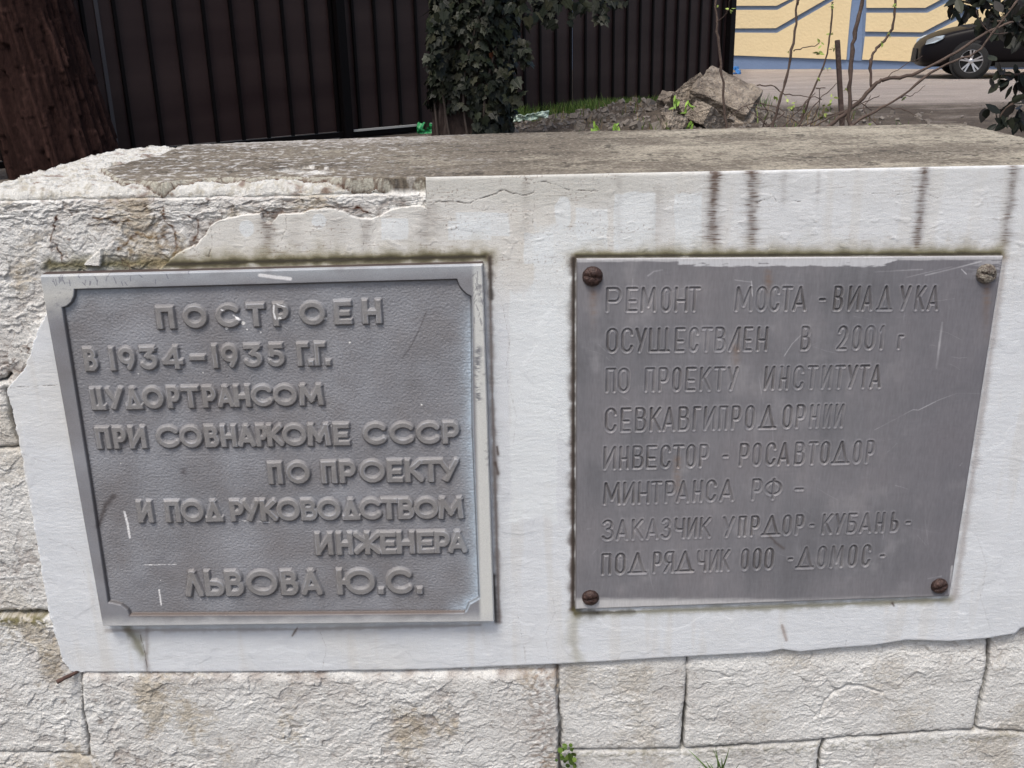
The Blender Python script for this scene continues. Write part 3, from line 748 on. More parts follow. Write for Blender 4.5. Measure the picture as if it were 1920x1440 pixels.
RL = [
 ('a', 155, 243, 215, 148, 237, 1380, [('Р', 188, 243), ('Е', 261, 303), ('М', 314, 370), ('О', 388, 426), ('Н', 438, 486), ('Т', 488, 532), ('М', 658, 723), ('О', 734, 776), ('С', 784, 823), ('Т', 826, 868), ('А', 868, 922), ('-', 963, 992), ('В', 1016, 1056), ('И', 1069, 1116), ('А', 1120, 1166), ('Д', 1176, 1236), ('У', 1254, 1300), ('К', 1313, 1356), ('А', 1358, 1407)]),
 ('b', 304, 392, 210, 293, 379, 1265, [('О', 189, 232), ('С', 243, 286), ('У', 294, 336), ('Щ', 344, 416), ('Е', 438, 476), ('С', 490, 526), ('Т', 534, 576), ('В', 584, 626), ('Л', 635, 678), ('Е', 688, 723), ('Н', 736, 779), ('В', 897, 936), ('2', 1029, 1071), ('0', 1084, 1121), ('0', 1129, 1171), ('1', 1178, 1206), ('г', 1250, 1280)]),
 ('c', 450, 536, 205, 437, 521, 1175, [('П', 187, 223), ('О', 231, 273), ('П', 329, 366), ('Р', 379, 416), ('О', 429, 463), ('Е', 477, 516), ('К', 529, 571), ('Т', 579, 622), ('У', 628, 669), ('И', 764, 804), ('Н', 819, 856), ('С', 869, 911), ('Т', 918, 960), ('И', 972, 1012), ('Т', 1018, 1060), ('У', 1064, 1106), ('Т', 1108, 1149), ('А', 1149, 1196)]),
 ('d', 595, 682, 205, 580, 664, 1040, [('С', 184, 226), ('Е', 241, 278), ('В', 294, 336), ('К', 347, 389), ('А', 394, 441), ('В', 451, 493), ('Г', 504, 533), ('И', 544, 588), ('П', 597, 633), ('Р', 644, 681), ('О', 694, 731), ('Д', 746, 810), ('О', 831, 869), ('Р', 879, 916), ('Н', 929, 966), ('И', 979, 1012), ('И', 1019, 1056)]),
 ('e', 735, 818, 200, 713, 795, 1150, [('И', 179, 223), ('Н', 236, 271), ('В', 284, 326), ('Е', 334, 373), ('С', 386, 424), ('Т', 430, 473), ('О', 479, 516), ('Р', 527, 563), ('-', 611, 636), ('Р', 673, 711), ('О', 721, 756), ('С', 769, 809), ('А', 813, 861), ('В', 874, 916), ('Т', 922, 961), ('О', 968, 1006), ('Д', 1012, 1078), ('О', 1087, 1123), ('Р', 1134, 1169)]),
 ('f', 866, 946, 210, 849, 925, 890, [('М', 178, 240), ('И', 250, 292), ('Н', 304, 346), ('Т', 351, 392), ('Р', 402, 441), ('А', 444, 492), ('Н', 504, 541), ('С', 551, 591), ('А', 602, 656), ('Р', 718, 759), ('Ф', 764, 831), ('-', 874, 911)]),
 ('g', 1003, 1077, 195, 974, 1046, 1240, [('З', 174, 216), ('А', 224, 269), ('К', 282, 324), ('А', 334, 379), ('З', 389, 426), ('Ч', 437, 476), ('И', 484, 521), ('К', 529, 571), ('У', 611, 656), ('П', 669, 701), ('Р', 714, 749), ('Д', 757, 824), ('О', 830, 866), ('Р', 877, 911), ('-', 928, 950), ('К', 974, 1016), ('У', 1019, 1060), ('Б', 1066, 1106), ('А', 1111, 1160), ('Н', 1169, 1206), ('Ь', 1224, 1259), ('-', 1278, 1302)]),
 ('h', 1126, 1202, 190, 1093, 1171, 1140, [('П', 171, 206), ('О', 221, 259), ('Д', 270, 334), ('Р', 359, 391), ('Я', 399, 436), ('Д', 442, 508), ('Ч', 519, 556), ('И', 564, 600), ('К', 604, 641), ('О', 679, 711), ('О', 722, 756), ('О', 764, 801), ('-', 849, 872), ('Д', 882, 948), ('О', 957, 994), ('М', 1004, 1056), ('О', 1069, 1106), ('С', 1119, 1156), ('-', 1184, 1208)]),
]
def quad_grid(Q, Yp, N, M, grow=0.0):
    c = [hY(x, y, Yp) for x, y in Q]
    u = np.linspace(-grow, 1+grow, M)[None, :, None]; v = np.linspace(-grow, 1+grow, N)[:, None, None]
    return (c[0]*(1-u)+c[1]*u)*(1-v)+(c[3]*(1-u)+c[2]*u)*v

# ================================================================== CAST PLAQUE (left)
YL = -.024
LQ = [(75, 516), (905, 495), (927, 1165), (193, 1174)]
G = quad_grid(LQ, YL, 800, 940)
GXl, GZl = G[..., 0], G[..., 2]
PX, PY = proj(GXl, GXl*0+YL, GZl)
S = np.full(PX.shape, 50.0); ids = np.full(PX.shape, -1)
word = -1
for i, lnx in enumerate(LL):
    lets, sl = zmap(1751/900, 60, 460, lnx)
    xp = None
    for c, a, b2, yt, yb in lets:
        if xp is None or a-xp > 13: word += 1
        xp = b2
        letter_sdf(S, PX, PY, c, a, b2, yt, yb, 4.3 if i not in (0, 7) else 4.7, True, sl, word, ids)
inner = [(141, 542), (857, 523), (861, 534), (868, 544), (876, 551), (884, 555), (886, 800), (899, 1120), (893, 1124), (880, 1131), (875, 1143), (870, 1148),
         (560, 1151), (245, 1152), (240, 1142), (228, 1133), (212, 1129), (204, 1128), (170, 900), (118, 576), (126, 574), (135, 566), (140, 555)]
ins = inpoly(PX, PY, inner)
dI = pdist(PX, PY, inner+[inner[0]], 60)
sI = np.where(ins, -dI, dI)                               # negative in the sunk field
dO = np.full(PX.shape, 1e3)
dO = np.minimum(dO, pdist(PX, PY, LQ+[LQ[0]], 60))
hgt = .008*sstep(-2.5, 1.5, sI) + .0018*sstep(0, 22, sI)*0
lf = 1-sstep(-.8, 3.6, S)
leather = fbm(GXl*190, GZl*230, 3, 201)
leather2 = -np.abs(fbm(GXl*130+3+.3*leather, GZl*150, 2, 203))
fieldm = sstep(2, -2.5, sI)
hgt = hgt+fieldm*(.00075*leather+.0007*leather2)*(1-.75*lf)+.0010*fbm(GXl*12, GZl*12, 3, 205)*fieldm
hgt = hgt+.0062*lf*(1+.12*fbm(GXl*40, GZl*40, 2, 207))
hgt = hgt-.010*(1-sstep(0, 2.5, dO))**2
hgt = hgt-.008*np.exp(-(dO/5)**2)*0
Pl = np.stack([GXl, YL+.004-hgt, GZl], -1)
# skirt back to the wall
def skirt(P, Yback, n=5):
    """close a plate's edge back to the wall: returns faces as an own mesh"""
    loop = np.concatenate([P[0, :], P[1:, -1], P[-1, -2::-1], P[-2:0:-1, 0]], 0)
    L = len(loop); V = [loop]
    for i in range(1, n+1):
        q = loop.copy(); q[:, 1] = loop[:, 1]+(Yback-loop[:, 1])*i/n; V.append(q)
    V = np.concatenate(V, 0); F = []
    a = np.arange(L); b2 = (a+1) % L
    for i in range(n): F.append(np.stack([i*L+a, (i+1)*L+a, (i+1)*L+b2, i*L+b2], -1))
    return V, np.concatenate(F, 0)
metal = np.array([.248, .254, .274]); brownm = np.array([.165, .15, .145])
wornm = np.array([.33, .345, .375])
pc = np.broadcast_to(metal, PX.shape+(3,)).copy()
v1 = fbm(GXl*6, GZl*7, 4, 211)
pc = pc*(1+.28*v1[..., None])
pc = mixc(pc, brownm, np.clip(.30+.9*fbm(GXl*9+5, GZl*9, 4, 213), 0, 1)*.7)
pc = mixc(pc, wornm, np.clip(sstep(.0, .55, fbm(GXl*7+2, GZl*5, 4, 214)+.25*leather), 0, 1)*.45*fieldm)
pc = mixc(pc, np.array([.24, .228, .215]), lf*.6)
pc = mixc(pc, wornm*1.1, .7*np.exp(-((S+.6)/.8)**2)*sstep(.0, .4, fbm(GXl*26, GZl*26, 3, 216)))
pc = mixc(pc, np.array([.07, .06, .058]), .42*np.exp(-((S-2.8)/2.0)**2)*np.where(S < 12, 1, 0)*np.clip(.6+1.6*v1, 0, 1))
whitep = np.array([.62, .65, .68])
# overspray and brush marks of wall paint on the border
on_b = sstep(-1, 3, sI)
spr = fbm(GXl*20, GZl*20, 4, 215); spr2 = fbm(GXl*60, GZl*160, 3, 217)
rightb = sstep(884, 892, PX+0*PY-(PY-555)*.021)
pc = mixc(pc, np.array([.64, .65, .62]), np.clip(on_b*rightb*sstep(-.75, -.35, spr+.25*spr2), 0, 1)*.95)
tlb = (1-sstep(110, 330, PX+60*spr))*(1-sstep(530, 610, PY+20*spr))
pc = mixc(pc, np.array([.60, .60, .56]), np.clip(on_b*tlb*1.2*sstep(-.5, .2, spr2+.3), 0, 1)*.85)
topb = (1-sstep(500, 545, PY+.035*(PX-500)+18*spr))*on_b
pc = mixc(pc, np.array([.40, .43, .46]), np.clip(topb*(.75+.9*spr), 0, .75))
botb = sstep(1148, 1172, PY+.01*(PX-500)+8*spr)*on_b
pc = mixc(pc, np.array([.55, .56, .56]), np.clip(botb*1.0, 0, .85))
pc = mixc(pc, whitep*np.array([.80, .92, 1.02]), np.clip((np.exp(-np.clip(-sI, 0, 99)/13)*sstep(820, 880, PX)*sstep(520, 660, PY)*(.95+.8*spr+.5*leather)*(1-on_b)), 0, .85))
pc = mixc(pc, whitep*np.array([.8, .92, 1.0]), .35*np.exp(-np.clip(-sI, 0, 99)/16)*(1-sstep(200, 380, PX))*(1-sstep(545, 620, PY))*(1-on_b))
pc = mixc(pc, np.array([.20, .205, .22]), np.clip(np.exp(-(pdist(PX, PY, [(897, 655), (893, 700), (897, 745)], 20)/7)**2)*sstep(-.2, .2, spr+spr2), 0, 1)*on_b)
# dark line where border and field meet, brown line along the lower border
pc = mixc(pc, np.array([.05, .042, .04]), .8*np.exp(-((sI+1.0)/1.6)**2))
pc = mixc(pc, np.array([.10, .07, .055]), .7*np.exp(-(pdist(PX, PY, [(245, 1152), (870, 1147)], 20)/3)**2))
pc = mixc(pc, np.array([.06, .05, .05]), .75*np.exp(-(pdist(PX+4*spr, PY+4*spr2, [(212, 932), (195, 950), (186, 985)], 20)/5)**2))
for (cx, cy, rr) in ((455, 607, 4.2), (424, 617, 3), (462, 619, 1.8), (525, 597, 4), (610, 598, 2.6), (488, 624, 1.6), (655, 643, 2.5), (380, 700, 1.3), (790, 760, 1.4), (258, 702, 1.2), (860, 1007, 1.5), (300, 1090, 1.2), (620, 800, 1.5), (225, 870, 1.4)):
    pc = mixc(pc, np.array([.78, .78, .76]), (1-sstep(rr*.7, rr*1.15, np.hypot(PX-cx, (PY-cy)*1.1)+1.2*spr)))
for pts, wd in (([(232, 962), (238, 985), (242, 1010)], 2.6), ([(297, 1108), (301, 1136)], 2.0), ([(453, 978), (505, 981)], .9), ([(330, 1060), (270, 1061)], .7),
                ([(488, 515), (545, 522)], 4), ([(515, 505), (512, 588)], .0), ([(514, 572), (513, 585), (517, 597)], 2.2), ([(520, 570), (535, 575)], 1.6), ([(415, 580), (420, 583)], 2), ([(436, 592), (450, 600)], 1.6)):
    if wd: pc = mixc(pc, np.array([.80, .80, .80]), .95*(1-sstep(wd*.5, wd*1.2, pdist(PX, PY, pts, 20)+1.5*np.abs(spr2))))
pc = mixc(pc, np.array([.06, .055, .06]), .55*np.exp(-(pdist(PX+3*spr, PY, [(800, 585), (785, 620), (770, 650), (755, 672)], 20)/1.4)**2))
pc = mixc(pc, np.array([.07, .065, .065]), .6*np.exp(-(((PX-212)/22)**2+((PY-598)/14)**2))*sstep(-.3, .4, leather))
pc = mixc(pc, np.array([.06, .05, .055]), .6*np.exp(-(((PX-343)/6)**2+((PY-886)/7)**2)))
# scribbles scratched through the paint in the top corners
for i in range(26):
    x = 100+random.random()**1.5*260; y = 515-.035*(x-90)+random.uniform(0, 18); a = random.uniform(-1, 1)
    pc = mixc(pc, np.array([.13, .13, .17]), .7*(1-sstep(.4, 1.2, pdist(PX, PY, [(x, y), (x+4*a+2, y+random.uniform(4, 12))], 12))))
for i in range(22):
    x = random.uniform(887, 902); y = random.uniform(505, 620)
    pc = mixc(pc, np.array([.2, .2, .22]), .7*(1-sstep(.4, 1.1, pdist(PX, PY, [(x, y), (x+random.uniform(-5, 5), y+random.uniform(4, 14))], 12))))
plq = thing('cast_plaque', 'grey cast plaque with raised letters and a border, left on the parapet', 'plaque', tuple(hY(500, 1170, 0)))
M_lead = attr_mat('painted_cast_metal', rough=.5, bump=(520, .0007), fine=(600, .16), spec=.5)
lm = (S < 3.6)
fL = lm[:-1, :-1] | lm[1:, :-1] | lm[:-1, 1:] | lm[1:, 1:]
fB = ((sI > -1.5)[:-1, :-1]) & ~fL
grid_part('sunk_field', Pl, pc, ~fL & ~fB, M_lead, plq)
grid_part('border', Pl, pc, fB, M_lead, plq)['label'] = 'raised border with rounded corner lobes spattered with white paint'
idf = np.maximum.reduce([ids[:-1, :-1], ids[1:, :-1], ids[:-1, 1:], ids[1:, 1:]])
for i in range(word+1):
    grid_part('raised_inscription', Pl, pc, fL & (idf == i), M_lead, plq)
V, Fs = skirt(Pl, .004)
tc = np.broadcast_to(np.array([.075, .055, .052]), V.shape)*(1+.5*fbm(V[:, 0]*60, V[:, 1]*300+V[:, 2]*60, 3, 219)[:, None])
lw = sstep(.0, .5, V[:, 2]*0+(V[:, 0] < -.95))
mesh_np('edge', V, Fs, M_lead, plq, tc)
del Pl, pc

# ================================================================== ENGRAVED PLATE (right)
YR = -.007
RQ2 = [(1081, 485), (1881, 480), (1780, 1118), (1079, 1143)]
G = quad_grid(RQ2, YR, 800, 960)
GXr, GZr = G[..., 0], G[..., 2]
PX, PY = proj(GXr, GXr*0+YR, GZr)
S = np.full(PX.shape, 50.0); ids = np.full(PX.shape, -1)
word = -1
for i, lnx in enumerate(RL):
    lets, sl = zmap(1712/880, 1040, 460, lnx)
    xp = None
    for c, a, b2, yt, yb in lets:
        if xp is None or a-xp > 13: word += 1
        xp = b2
        letter_sdf(S, PX, PY, c, a, b2, yt, yb, 1.9, False, sl, word, ids)
dO = pdist(PX, PY, RQ2+[RQ2[0]], 40)
gro = 1-sstep(-1.9, 1.6, S)
hgt = -.0030*gro*np.clip(.8+.8*fbm(GXr*9, GZr*14, 3, 243), .35, 1.2) + .0006*np.exp(-((S-2.2)/1.4)**2) + .0005*fbm(GXr*5, GZr*5, 3, 231) + .00012*fbm(GXr*40, GZr*120, 2, 233)
hgt = hgt-.0015*(1-sstep(0, 2.2, dO))**2
Pr = np.stack([GXr, YR-hgt, GZr], -1)
alu = np.array([.205, .205, .220])
pc = np.broadcast_to(alu, PX.shape+(3,)).copy()
v1 = fbm(GXr*22, GZr*3.2, 4, 235); v2 = fbm(GXr*4, GZr*5, 4, 237)
v3 = fbm(GXr*60, GZr*5, 3, 236); v4 = fbm(GXr*11, GZr*12, 5, 238)
pc = pc*(1+.20*v1+.40*v2+.10*v3+.14*v4)[..., None]
pc = mixc(pc, np.array([.34, .335, .345]), .38*sstep(.12, .55, v4+.5*v1))
pc = mixc(pc, np.array([.16, .145, .148]), np.clip(.3+v2+.5*v1, 0, 1)*.5)
pc = mixc(pc, np.array([.155, .152, .172]), sstep(1550, 1850, PX+60*v2)*.5)
rn = fbm(GXr*30, GZr*140, 4, 239)
# rust tears below two screws
for (cx, cy, l) in ((1112, 520, 120), (1850, 515, 150), (1270, 850, 110), (1380, 640, 60), (1440, 500, 70)):
    pc = mixc(pc, np.array([.20, .13, .085]), np.clip(.6*np.exp(-((PX-cx-2*rn)/7)**2)*sstep(cy, cy+12, PY)*(1-sstep(cy+20, cy+l, PY))*(.7+rn), 0, .8))
pc = mixc(pc, np.array([.60, .61, .63]), .9*sstep(.62, .8, (1-sstep(492, 512, PY+6*rn-.0*PX))*sstep(1225, 1300, PX)*(1-sstep(1640, 1720, PX))+.75*rn))
pc = mixc(pc, np.array([.55, .55, .56]), .8*(1-sstep(3, 7, PY-486+2.5*rn+.006*(PX-1081)))) 
pc = mixc(pc, np.array([.58, .58, .58]), np.clip(.85*(1-sstep(-3, 9, (np.interp(PX, [1081, 1440, 1500, 1780], [1126, 1128, 1127, 1120])-PY)*-1*-1+3*rn)), 0, 1)*np.where(PX < 1470, 1, .55))
pc = mixc(pc, np.array([.55, .55, .57]), .6*sstep(1800, 1870, PX+.16*(PY-480))*(1-sstep(488, 540, PY))*sstep(-.15, .2, rn))
scr = [([(1215, 517), (1226, 509), (1242, 506)], 2.0, .5), ([(1470, 668), (1485, 645), (1502, 628)], 1.3, .7), ([(1378, 525), (1409, 529)], 1.6, .5), ([(1409, 527), (1411, 555)], 1.4, .8),
       ([(1640, 806), (1680, 785), (1712, 768), (1722, 769), (1760, 750), (1795, 737)], 1.2, .55), ([(1795, 737), (1840, 738)], 1.2, .25), ([(1767, 605), (1762, 640), (1756, 690)], 2.8, .45),
       ([(1464, 690), (1462, 720)], 2.2, .6), ([(1735, 516), (1790, 503), (1840, 490)], 1.8, .6), ([(1803, 505), (1812, 514)], 1.5, .7), ([(1100, 992), (1108, 991)], 1.2, .5), ([(1800, 873), (1804, 868)], 1.4, .9),
       ([(1700, 560), (1694, 600)], 1.2, .25), ([(1785, 500), (1700, 520)], 1.2, .35), ([(1640, 510), (1730, 505)], 1.6, .35), ([(1740, 1085), (1765, 1080)], 1.6, .5), ([(1785, 1062), (1780, 1112)], 3, .6)]
rs = np.random.default_rng(77)
for i in range(70):
    x = rs.uniform(1100, 1840); y = rs.uniform(500, 1100); a = rs.normal(.3 if i % 3 else 1.45, .35); l = rs.uniform(8, 60)
    scr.append(([(x, y), (x+l*.5*math.cos(a), y+l*.5*math.sin(a)+rs.normal(0, 2)), (x+l*math.cos(a), y+l*math.sin(a))], rs.uniform(.5, 1.1), rs.uniform(.06, .28)))
for pts, wd, s in scr:
    pc = mixc(pc, np.array([.62, .62, .64]), s*(1-sstep(wd*.3, wd*1.1, pdist(PX, PY, pts, 20)+.9*np.abs(rn)))*np.clip(.6+1.5*v4, .15, 1))
pc = mixc(pc, np.array([.09, .075, .07]), .7*np.exp(-(pdist(PX+3*rn, PY, [(1443, 1005), (1455, 1018), (1468, 1028)], 20)/2.6)**2))
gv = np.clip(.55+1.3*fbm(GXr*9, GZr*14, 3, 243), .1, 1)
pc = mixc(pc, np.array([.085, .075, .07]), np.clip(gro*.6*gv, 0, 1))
pc = mixc(pc, np.array([.32, .31, .31]), .28*np.exp(-((S-2.0)/1.2)**2)*np.clip(.5+2*fbm(GXr*30, GZr*30, 3, 241), 0, 1))
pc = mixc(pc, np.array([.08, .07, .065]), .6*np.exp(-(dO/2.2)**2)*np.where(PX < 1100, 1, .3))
plr = thing('engraved_plaque', 'smooth grey metal plaque with engraved letters held by four rusty screws', 'plaque', tuple(hY(1430, 1130, 0)))
M_alu = attr_mat('dull_metal_plate', rough=.42, bump=(200, .0003), fine=(260, .10), spec=.4, metal=0, stretch=(1, 1, .2))
lm = (S < 1.6)
fL = lm[:-1, :-1] | lm[1:, :-1] | lm[:-1, 1:] | lm[1:, 1:]
grid_part('plate', Pr, pc, ~fL, M_alu, plr)
idf = np.maximum.reduce([ids[:-1, :-1], ids[1:, :-1], ids[:-1, 1:], ids[1:, 1:]])
for i in range(word+1):
    grid_part('engraved_inscription', Pr, pc, fL & (idf == i), M_alu, plr)
V, Fs = skirt(Pr, .004, 3)
mesh_np('edge', V, Fs, M_alu, plr, np.broadcast_to(np.array([.22, .21, .2]), V.shape))
del Pr, pc
M_screw = mat('rusty_screw', (.075, .04, .032), .5, .3, noise=(160, (.03, .018, .016)), bump=(300, .002))
M_screwp = mat('painted_screw', (.30, .27, .22), .5, 0, noise=(150, (.06, .04, .03), .12), bump=(240, .004))
def screw(px, py, mt, r, lab):
    c = hY(px, py, YR)
    mb = MB()
    n = 30
    prof = [(r*1.02, -.001), (r*1.0, .003), (r*.93, .0065), (r*.78, .0095), (r*.5, .0118), (r*.2, .0128), (r*.02, .013)]
    mb.lathe(prof, c, (0, -1, 0), n)
    V = np.array(mb.V)
    rel = V-c                                            # slot pressed into the dome
    a = random.uniform(-.3, .5)
    across = np.abs(-rel[:, 0]*math.sin(a)+rel[:, 2]*math.cos(a))
    V[:, 1] += np.where((across < r*.16) & (rel[:, 1] < -.007), .0035, 0)
    V += RNG.normal(0, r*.018, V.shape)
    mb.V = [tuple(v) for v in V]
    o = mb.build('screw', mt, plr, smooth=True)
    o['label'] = lab
screw(1111, 518, M_screw, .0195, 'dark rusty dome screw'); screw(1849, 513, M_screwp, .019, 'rusty screw smeared with white paint')
screw(1107, 1120, M_screw, .018, 'dark rusty screw head'); screw(1761, 1098, M_screw, .0175, 'dark rusty screw head')

# bent nail under the plaster corner
M_rust = mat('rust', (.11, .06, .045), .8, noise=(90, (.06, .035, .03)), bump=(300, .001))
nb = MB()
a = hY(137, 1264, -.002); b2 = hY(107, 1279, -.03)
nb.tube([a+np.array([.03, .03, .01]), a, (a+b2)/2+np.array([0, 0, .001]), b2], [.0042, .0042, .0045, .0052], 10)
tag(nb.build('iron_nail', M_rust, None, True), 'rusty iron stub sticking out below the left corner of the plaster panel', 'nail')

# ================================================================== FENCE
M_bar = mat('dark_bar_paint', (.0032, .0024, .0028), .55, spec=.12)
M_sheet, t, p = new_mat('brown_polycarbonate')
tc_ = t.nodes.new('ShaderNodeTexCoord')
mp = t.nodes.new('ShaderNodeMapping'); mp.inputs['Scale'].default_value = (.25, .25, 2.2)  # horizontal bands in the colour stand in for blurred reflections
n = t.nodes.new('ShaderNodeTexNoise'); n.inputs['Scale'].default_value = 2.2; n.inputs['Detail'].default_value = 3
r = t.nodes.new('ShaderNodeValToRGB')
for e, c, ps in zip(r.color_ramp.elements, ((.022, .0125, .0130, 1), (.040, .0255, .0245, 1)), (.35, .65)): e.color = c; e.position = ps
t.links.new(tc_.outputs['Object'], mp.inputs[0]); t.links.new(mp.outputs[0], n.inputs['Vector']); t.links.new(n.outputs['Fac'], r.inputs[0]); t.links.new(r.outputs[0], p.inputs['Base Color'])
p.inputs['Roughness'].default_value = .38; p.inputs['Specular IOR Level'].default_value = .25
F0 = np.array([-1.05, 4.45]); F1 = np.array([1.50, 7.03])
fd = (F1-F0)/np.linalg.norm(F1-F0); fn = np.array([fd[1], -fd[0]])          # fn faces the camera
def f_at(px):
    """distance along the fence seen at photo column px (at rail height)"""
    lo, hi = -6.0, 9.0
    for _ in range(60):
        m_ = (lo+hi)/2; q = F0+fd*m_
        if proj(q[0], q[1], 1.3)[0] < px: lo = m_
        else: hi = m_
    return lo
fz = lambda s: .95-.05*s/np.linalg.norm(F1-F0)
s0, s1 = f_at(-260), f_at(1362)
sa, sb = f_at(232), f_at(1197)
nb_ = 27+0
spacing = None
cnt = 0
# bars seen between the two columns: ten to the post, then sixteen more
xs_obs = [232, 640, 1197]
pitch_ = (sb-sa)/26.0
FT = 2.75
fence = thing('metal_fence', 'tall dark fence of vertical bars with brown sheet behind them', 'fence', (F0[0], F0[1], .9))
ax = np.array([[fd[0], fd[1], 0], [fn[0], fn[1], 0], [0, 0, 1]])
def fpos(s, off, z):
    q = F0+fd*s+fn*off; return np.array([q[0], q[1], z])
i0 = int(math.floor((s0-sa)/pitch_)); i1 = int(math.floor((s1-sa)/pitch_))
s_post = f_at(638)
for i in range(i0, i1+1):
    s = sa+i*pitch_
    if abs(s-s_post) < .05: continue
    mb = MB(); zb = fz(s)+.005
    mb.box(fpos(s, .011, (zb+FT)/2), (.017, .014, FT-zb), ax)
    mb.build('bar', M_bar, fence)
for s, wd in ((s_post, .06), (s1+.01, .07), (f_at(-200), .06)):
    mb = MB(); zb = float(gz(*(F0+fd*s)))-.1
    mb.box(fpos(s, .02, (zb+FT+.05)/2), (wd, .06, FT+.05-zb), ax); mb.build('post', M_bar, fence)
mb = MB()
ua, ub = fpos(s0, .015, fz(s0)-.012), fpos(s1, .015, fz(s1)-.012)
rdir = (ub-ua); Lr = np.linalg.norm(rdir); rdir /= Lr
mb.box((ua+ub)/2, (Lr, .04, .03), np.array([rdir, [fn[0], fn[1], 0], np.cross(rdir, [fn[0], fn[1], 0])])); mb.build('bottom_rail', M_bar, fence)
mb = MB(); mb.box((fpos(s0, .015, FT)+fpos(s1, .015, FT))/2, (Lr, .045, .04), ax); mb.build('top_rail', M_bar, fence)
M_highlight = mat('painted_highlight', (.42, .42, .40), .5)  # pale strip stands in for sky light on the bottom rail's top
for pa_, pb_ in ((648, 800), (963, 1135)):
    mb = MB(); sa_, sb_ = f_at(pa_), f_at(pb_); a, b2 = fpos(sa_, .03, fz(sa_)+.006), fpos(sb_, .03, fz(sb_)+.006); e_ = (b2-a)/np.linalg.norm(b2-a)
    mb.box((a+b2)/2, (np.linalg.norm(b2-a), .022, .012), np.array([e_, [fn[0], fn[1], 0], np.cross(e_, [fn[0], fn[1], 0])])); mb.build('rail_highlight', M_highlight, fence)
# sheets butt at pale joints
js = [s0, f_at(203), s_post, s_post+2.1, s1]
for a, b2 in zip(js[:-1], js[1:]):
    mb = MB(); z0 = fz((a+b2)/2)+.006
    mb.prism([fpos(a+.004, 0, fz(a)+.008), fpos(b2-.004, 0, fz(b2)+.008), fpos(b2-.004, 0, FT), fpos(a+.004, 0, FT)], (-fn[0]*.006, -fn[1]*.006, 0))
    mb.build('sheet_panel', M_sheet, fence)
M_strip = mat('pale_joint_strip', (.05, .045, .05), .5)
mb = MB(); s = f_at(201); mb.box(fpos(s, .006, (fz(s)+FT)/2), (.02, .006, FT-fz(s)-.02), ax); mb.build('joint_strip', M_strip, fence)
# soffit board fixed under the rail by the ivy tree
mb = MB(); a, b2 = f_at(655), f_at(800)
mb.prism([fpos(a, -.02, .62), fpos(b2, -.02, .62), fpos(b2, -.02, fz(b2)-.03), fpos(a, -.02, fz(a)-.03)], (-fn[0]*.02, -fn[1]*.02, 0))
mb.build('kick_board', M_sheet, fence)

# ================================================================== TREES
def bark_tube(name, pts, rads, mt, parent, amp=.02, n=120, rows=220, seed=0, stretch=3.0, c0=(.05, .03, .024), c1=(.13, .085, .065)):
    pts = np.array(pts, float); L = np.concatenate([[0], np.cumsum(np.linalg.norm(np.diff(pts, axis=0), axis=1))])
    s = np.linspace(0, L[-1], rows)
    C_ = np.stack([np.interp(s, L, pts[:, i]) for i in range(3)], -1); R_ = np.interp(s, L, rads)
    th = np.linspace(0, 2*np.pi, n, endpoint=False)
    T, Sg = np.meshgrid(th, s)
    cx, cy = np.cos(T), np.sin(T)
    def per(f, fs, sd, fun=fbm):
        w_ = .5-.5*np.cos(T)
        return fun(cx*f+cy*f*1.7+sd, Sg*fs+cy*.6, 4, sd)*.6+fun(cy*f-cx*f*1.3+sd, Sg*fs+3, 4, sd+3)*.4
    wob_ = .35*per(2.0, 2.2, seed+5)
    fis = per(5.2+0*T+wob_, 1.1, seed+1, lambda a, b, o, sd: ridge(a, b, 2, sd))
    plate = facets(T*9+2.2*wob_+.5*per(6, 5, seed+7), Sg*5.0+wob_, seed+2, .9)
    fi2 = per(15, 7, seed+2)
    D_ = amp*(-fis*.9+plate*.65+fi2*.45)
    rr = R_[:, None]+D_
    V = np.stack([C_[:, 0:1]+rr*cx, C_[:, 1:2]+rr*cy, C_[:, 2:3]+0*T], -1)
    kx = np.clip(.42-1.0*fis+.55*plate+.6*fi2, 0, 1)[..., None]
    colr = np.array(c0)*(1-kx)+np.array(c1)*kx
    colr = colr*(1+.3*per(3, 2, seed+9)[..., None])
    i = np.arange((rows-1)*n); rI = i//n; c = i % n; a = rI*n+c; b2 = rI*n+(c+1) % n
    F = np.stack([a, b2, b2+n, a+n], -1)
    return mesh_np(name, V.reshape(-1, 3), F, mt, parent, colr.reshape(-1, 3))
M_bark = attr_mat('bark', rough=.95, bump=(70, .006), fine=(90, .3), spec=.1, stretch=(1, 1, .4))
leafpal = np.array([[.028, .05, .018], [.04, .065, .022], [.02, .036, .015], [.055, .08, .028]])
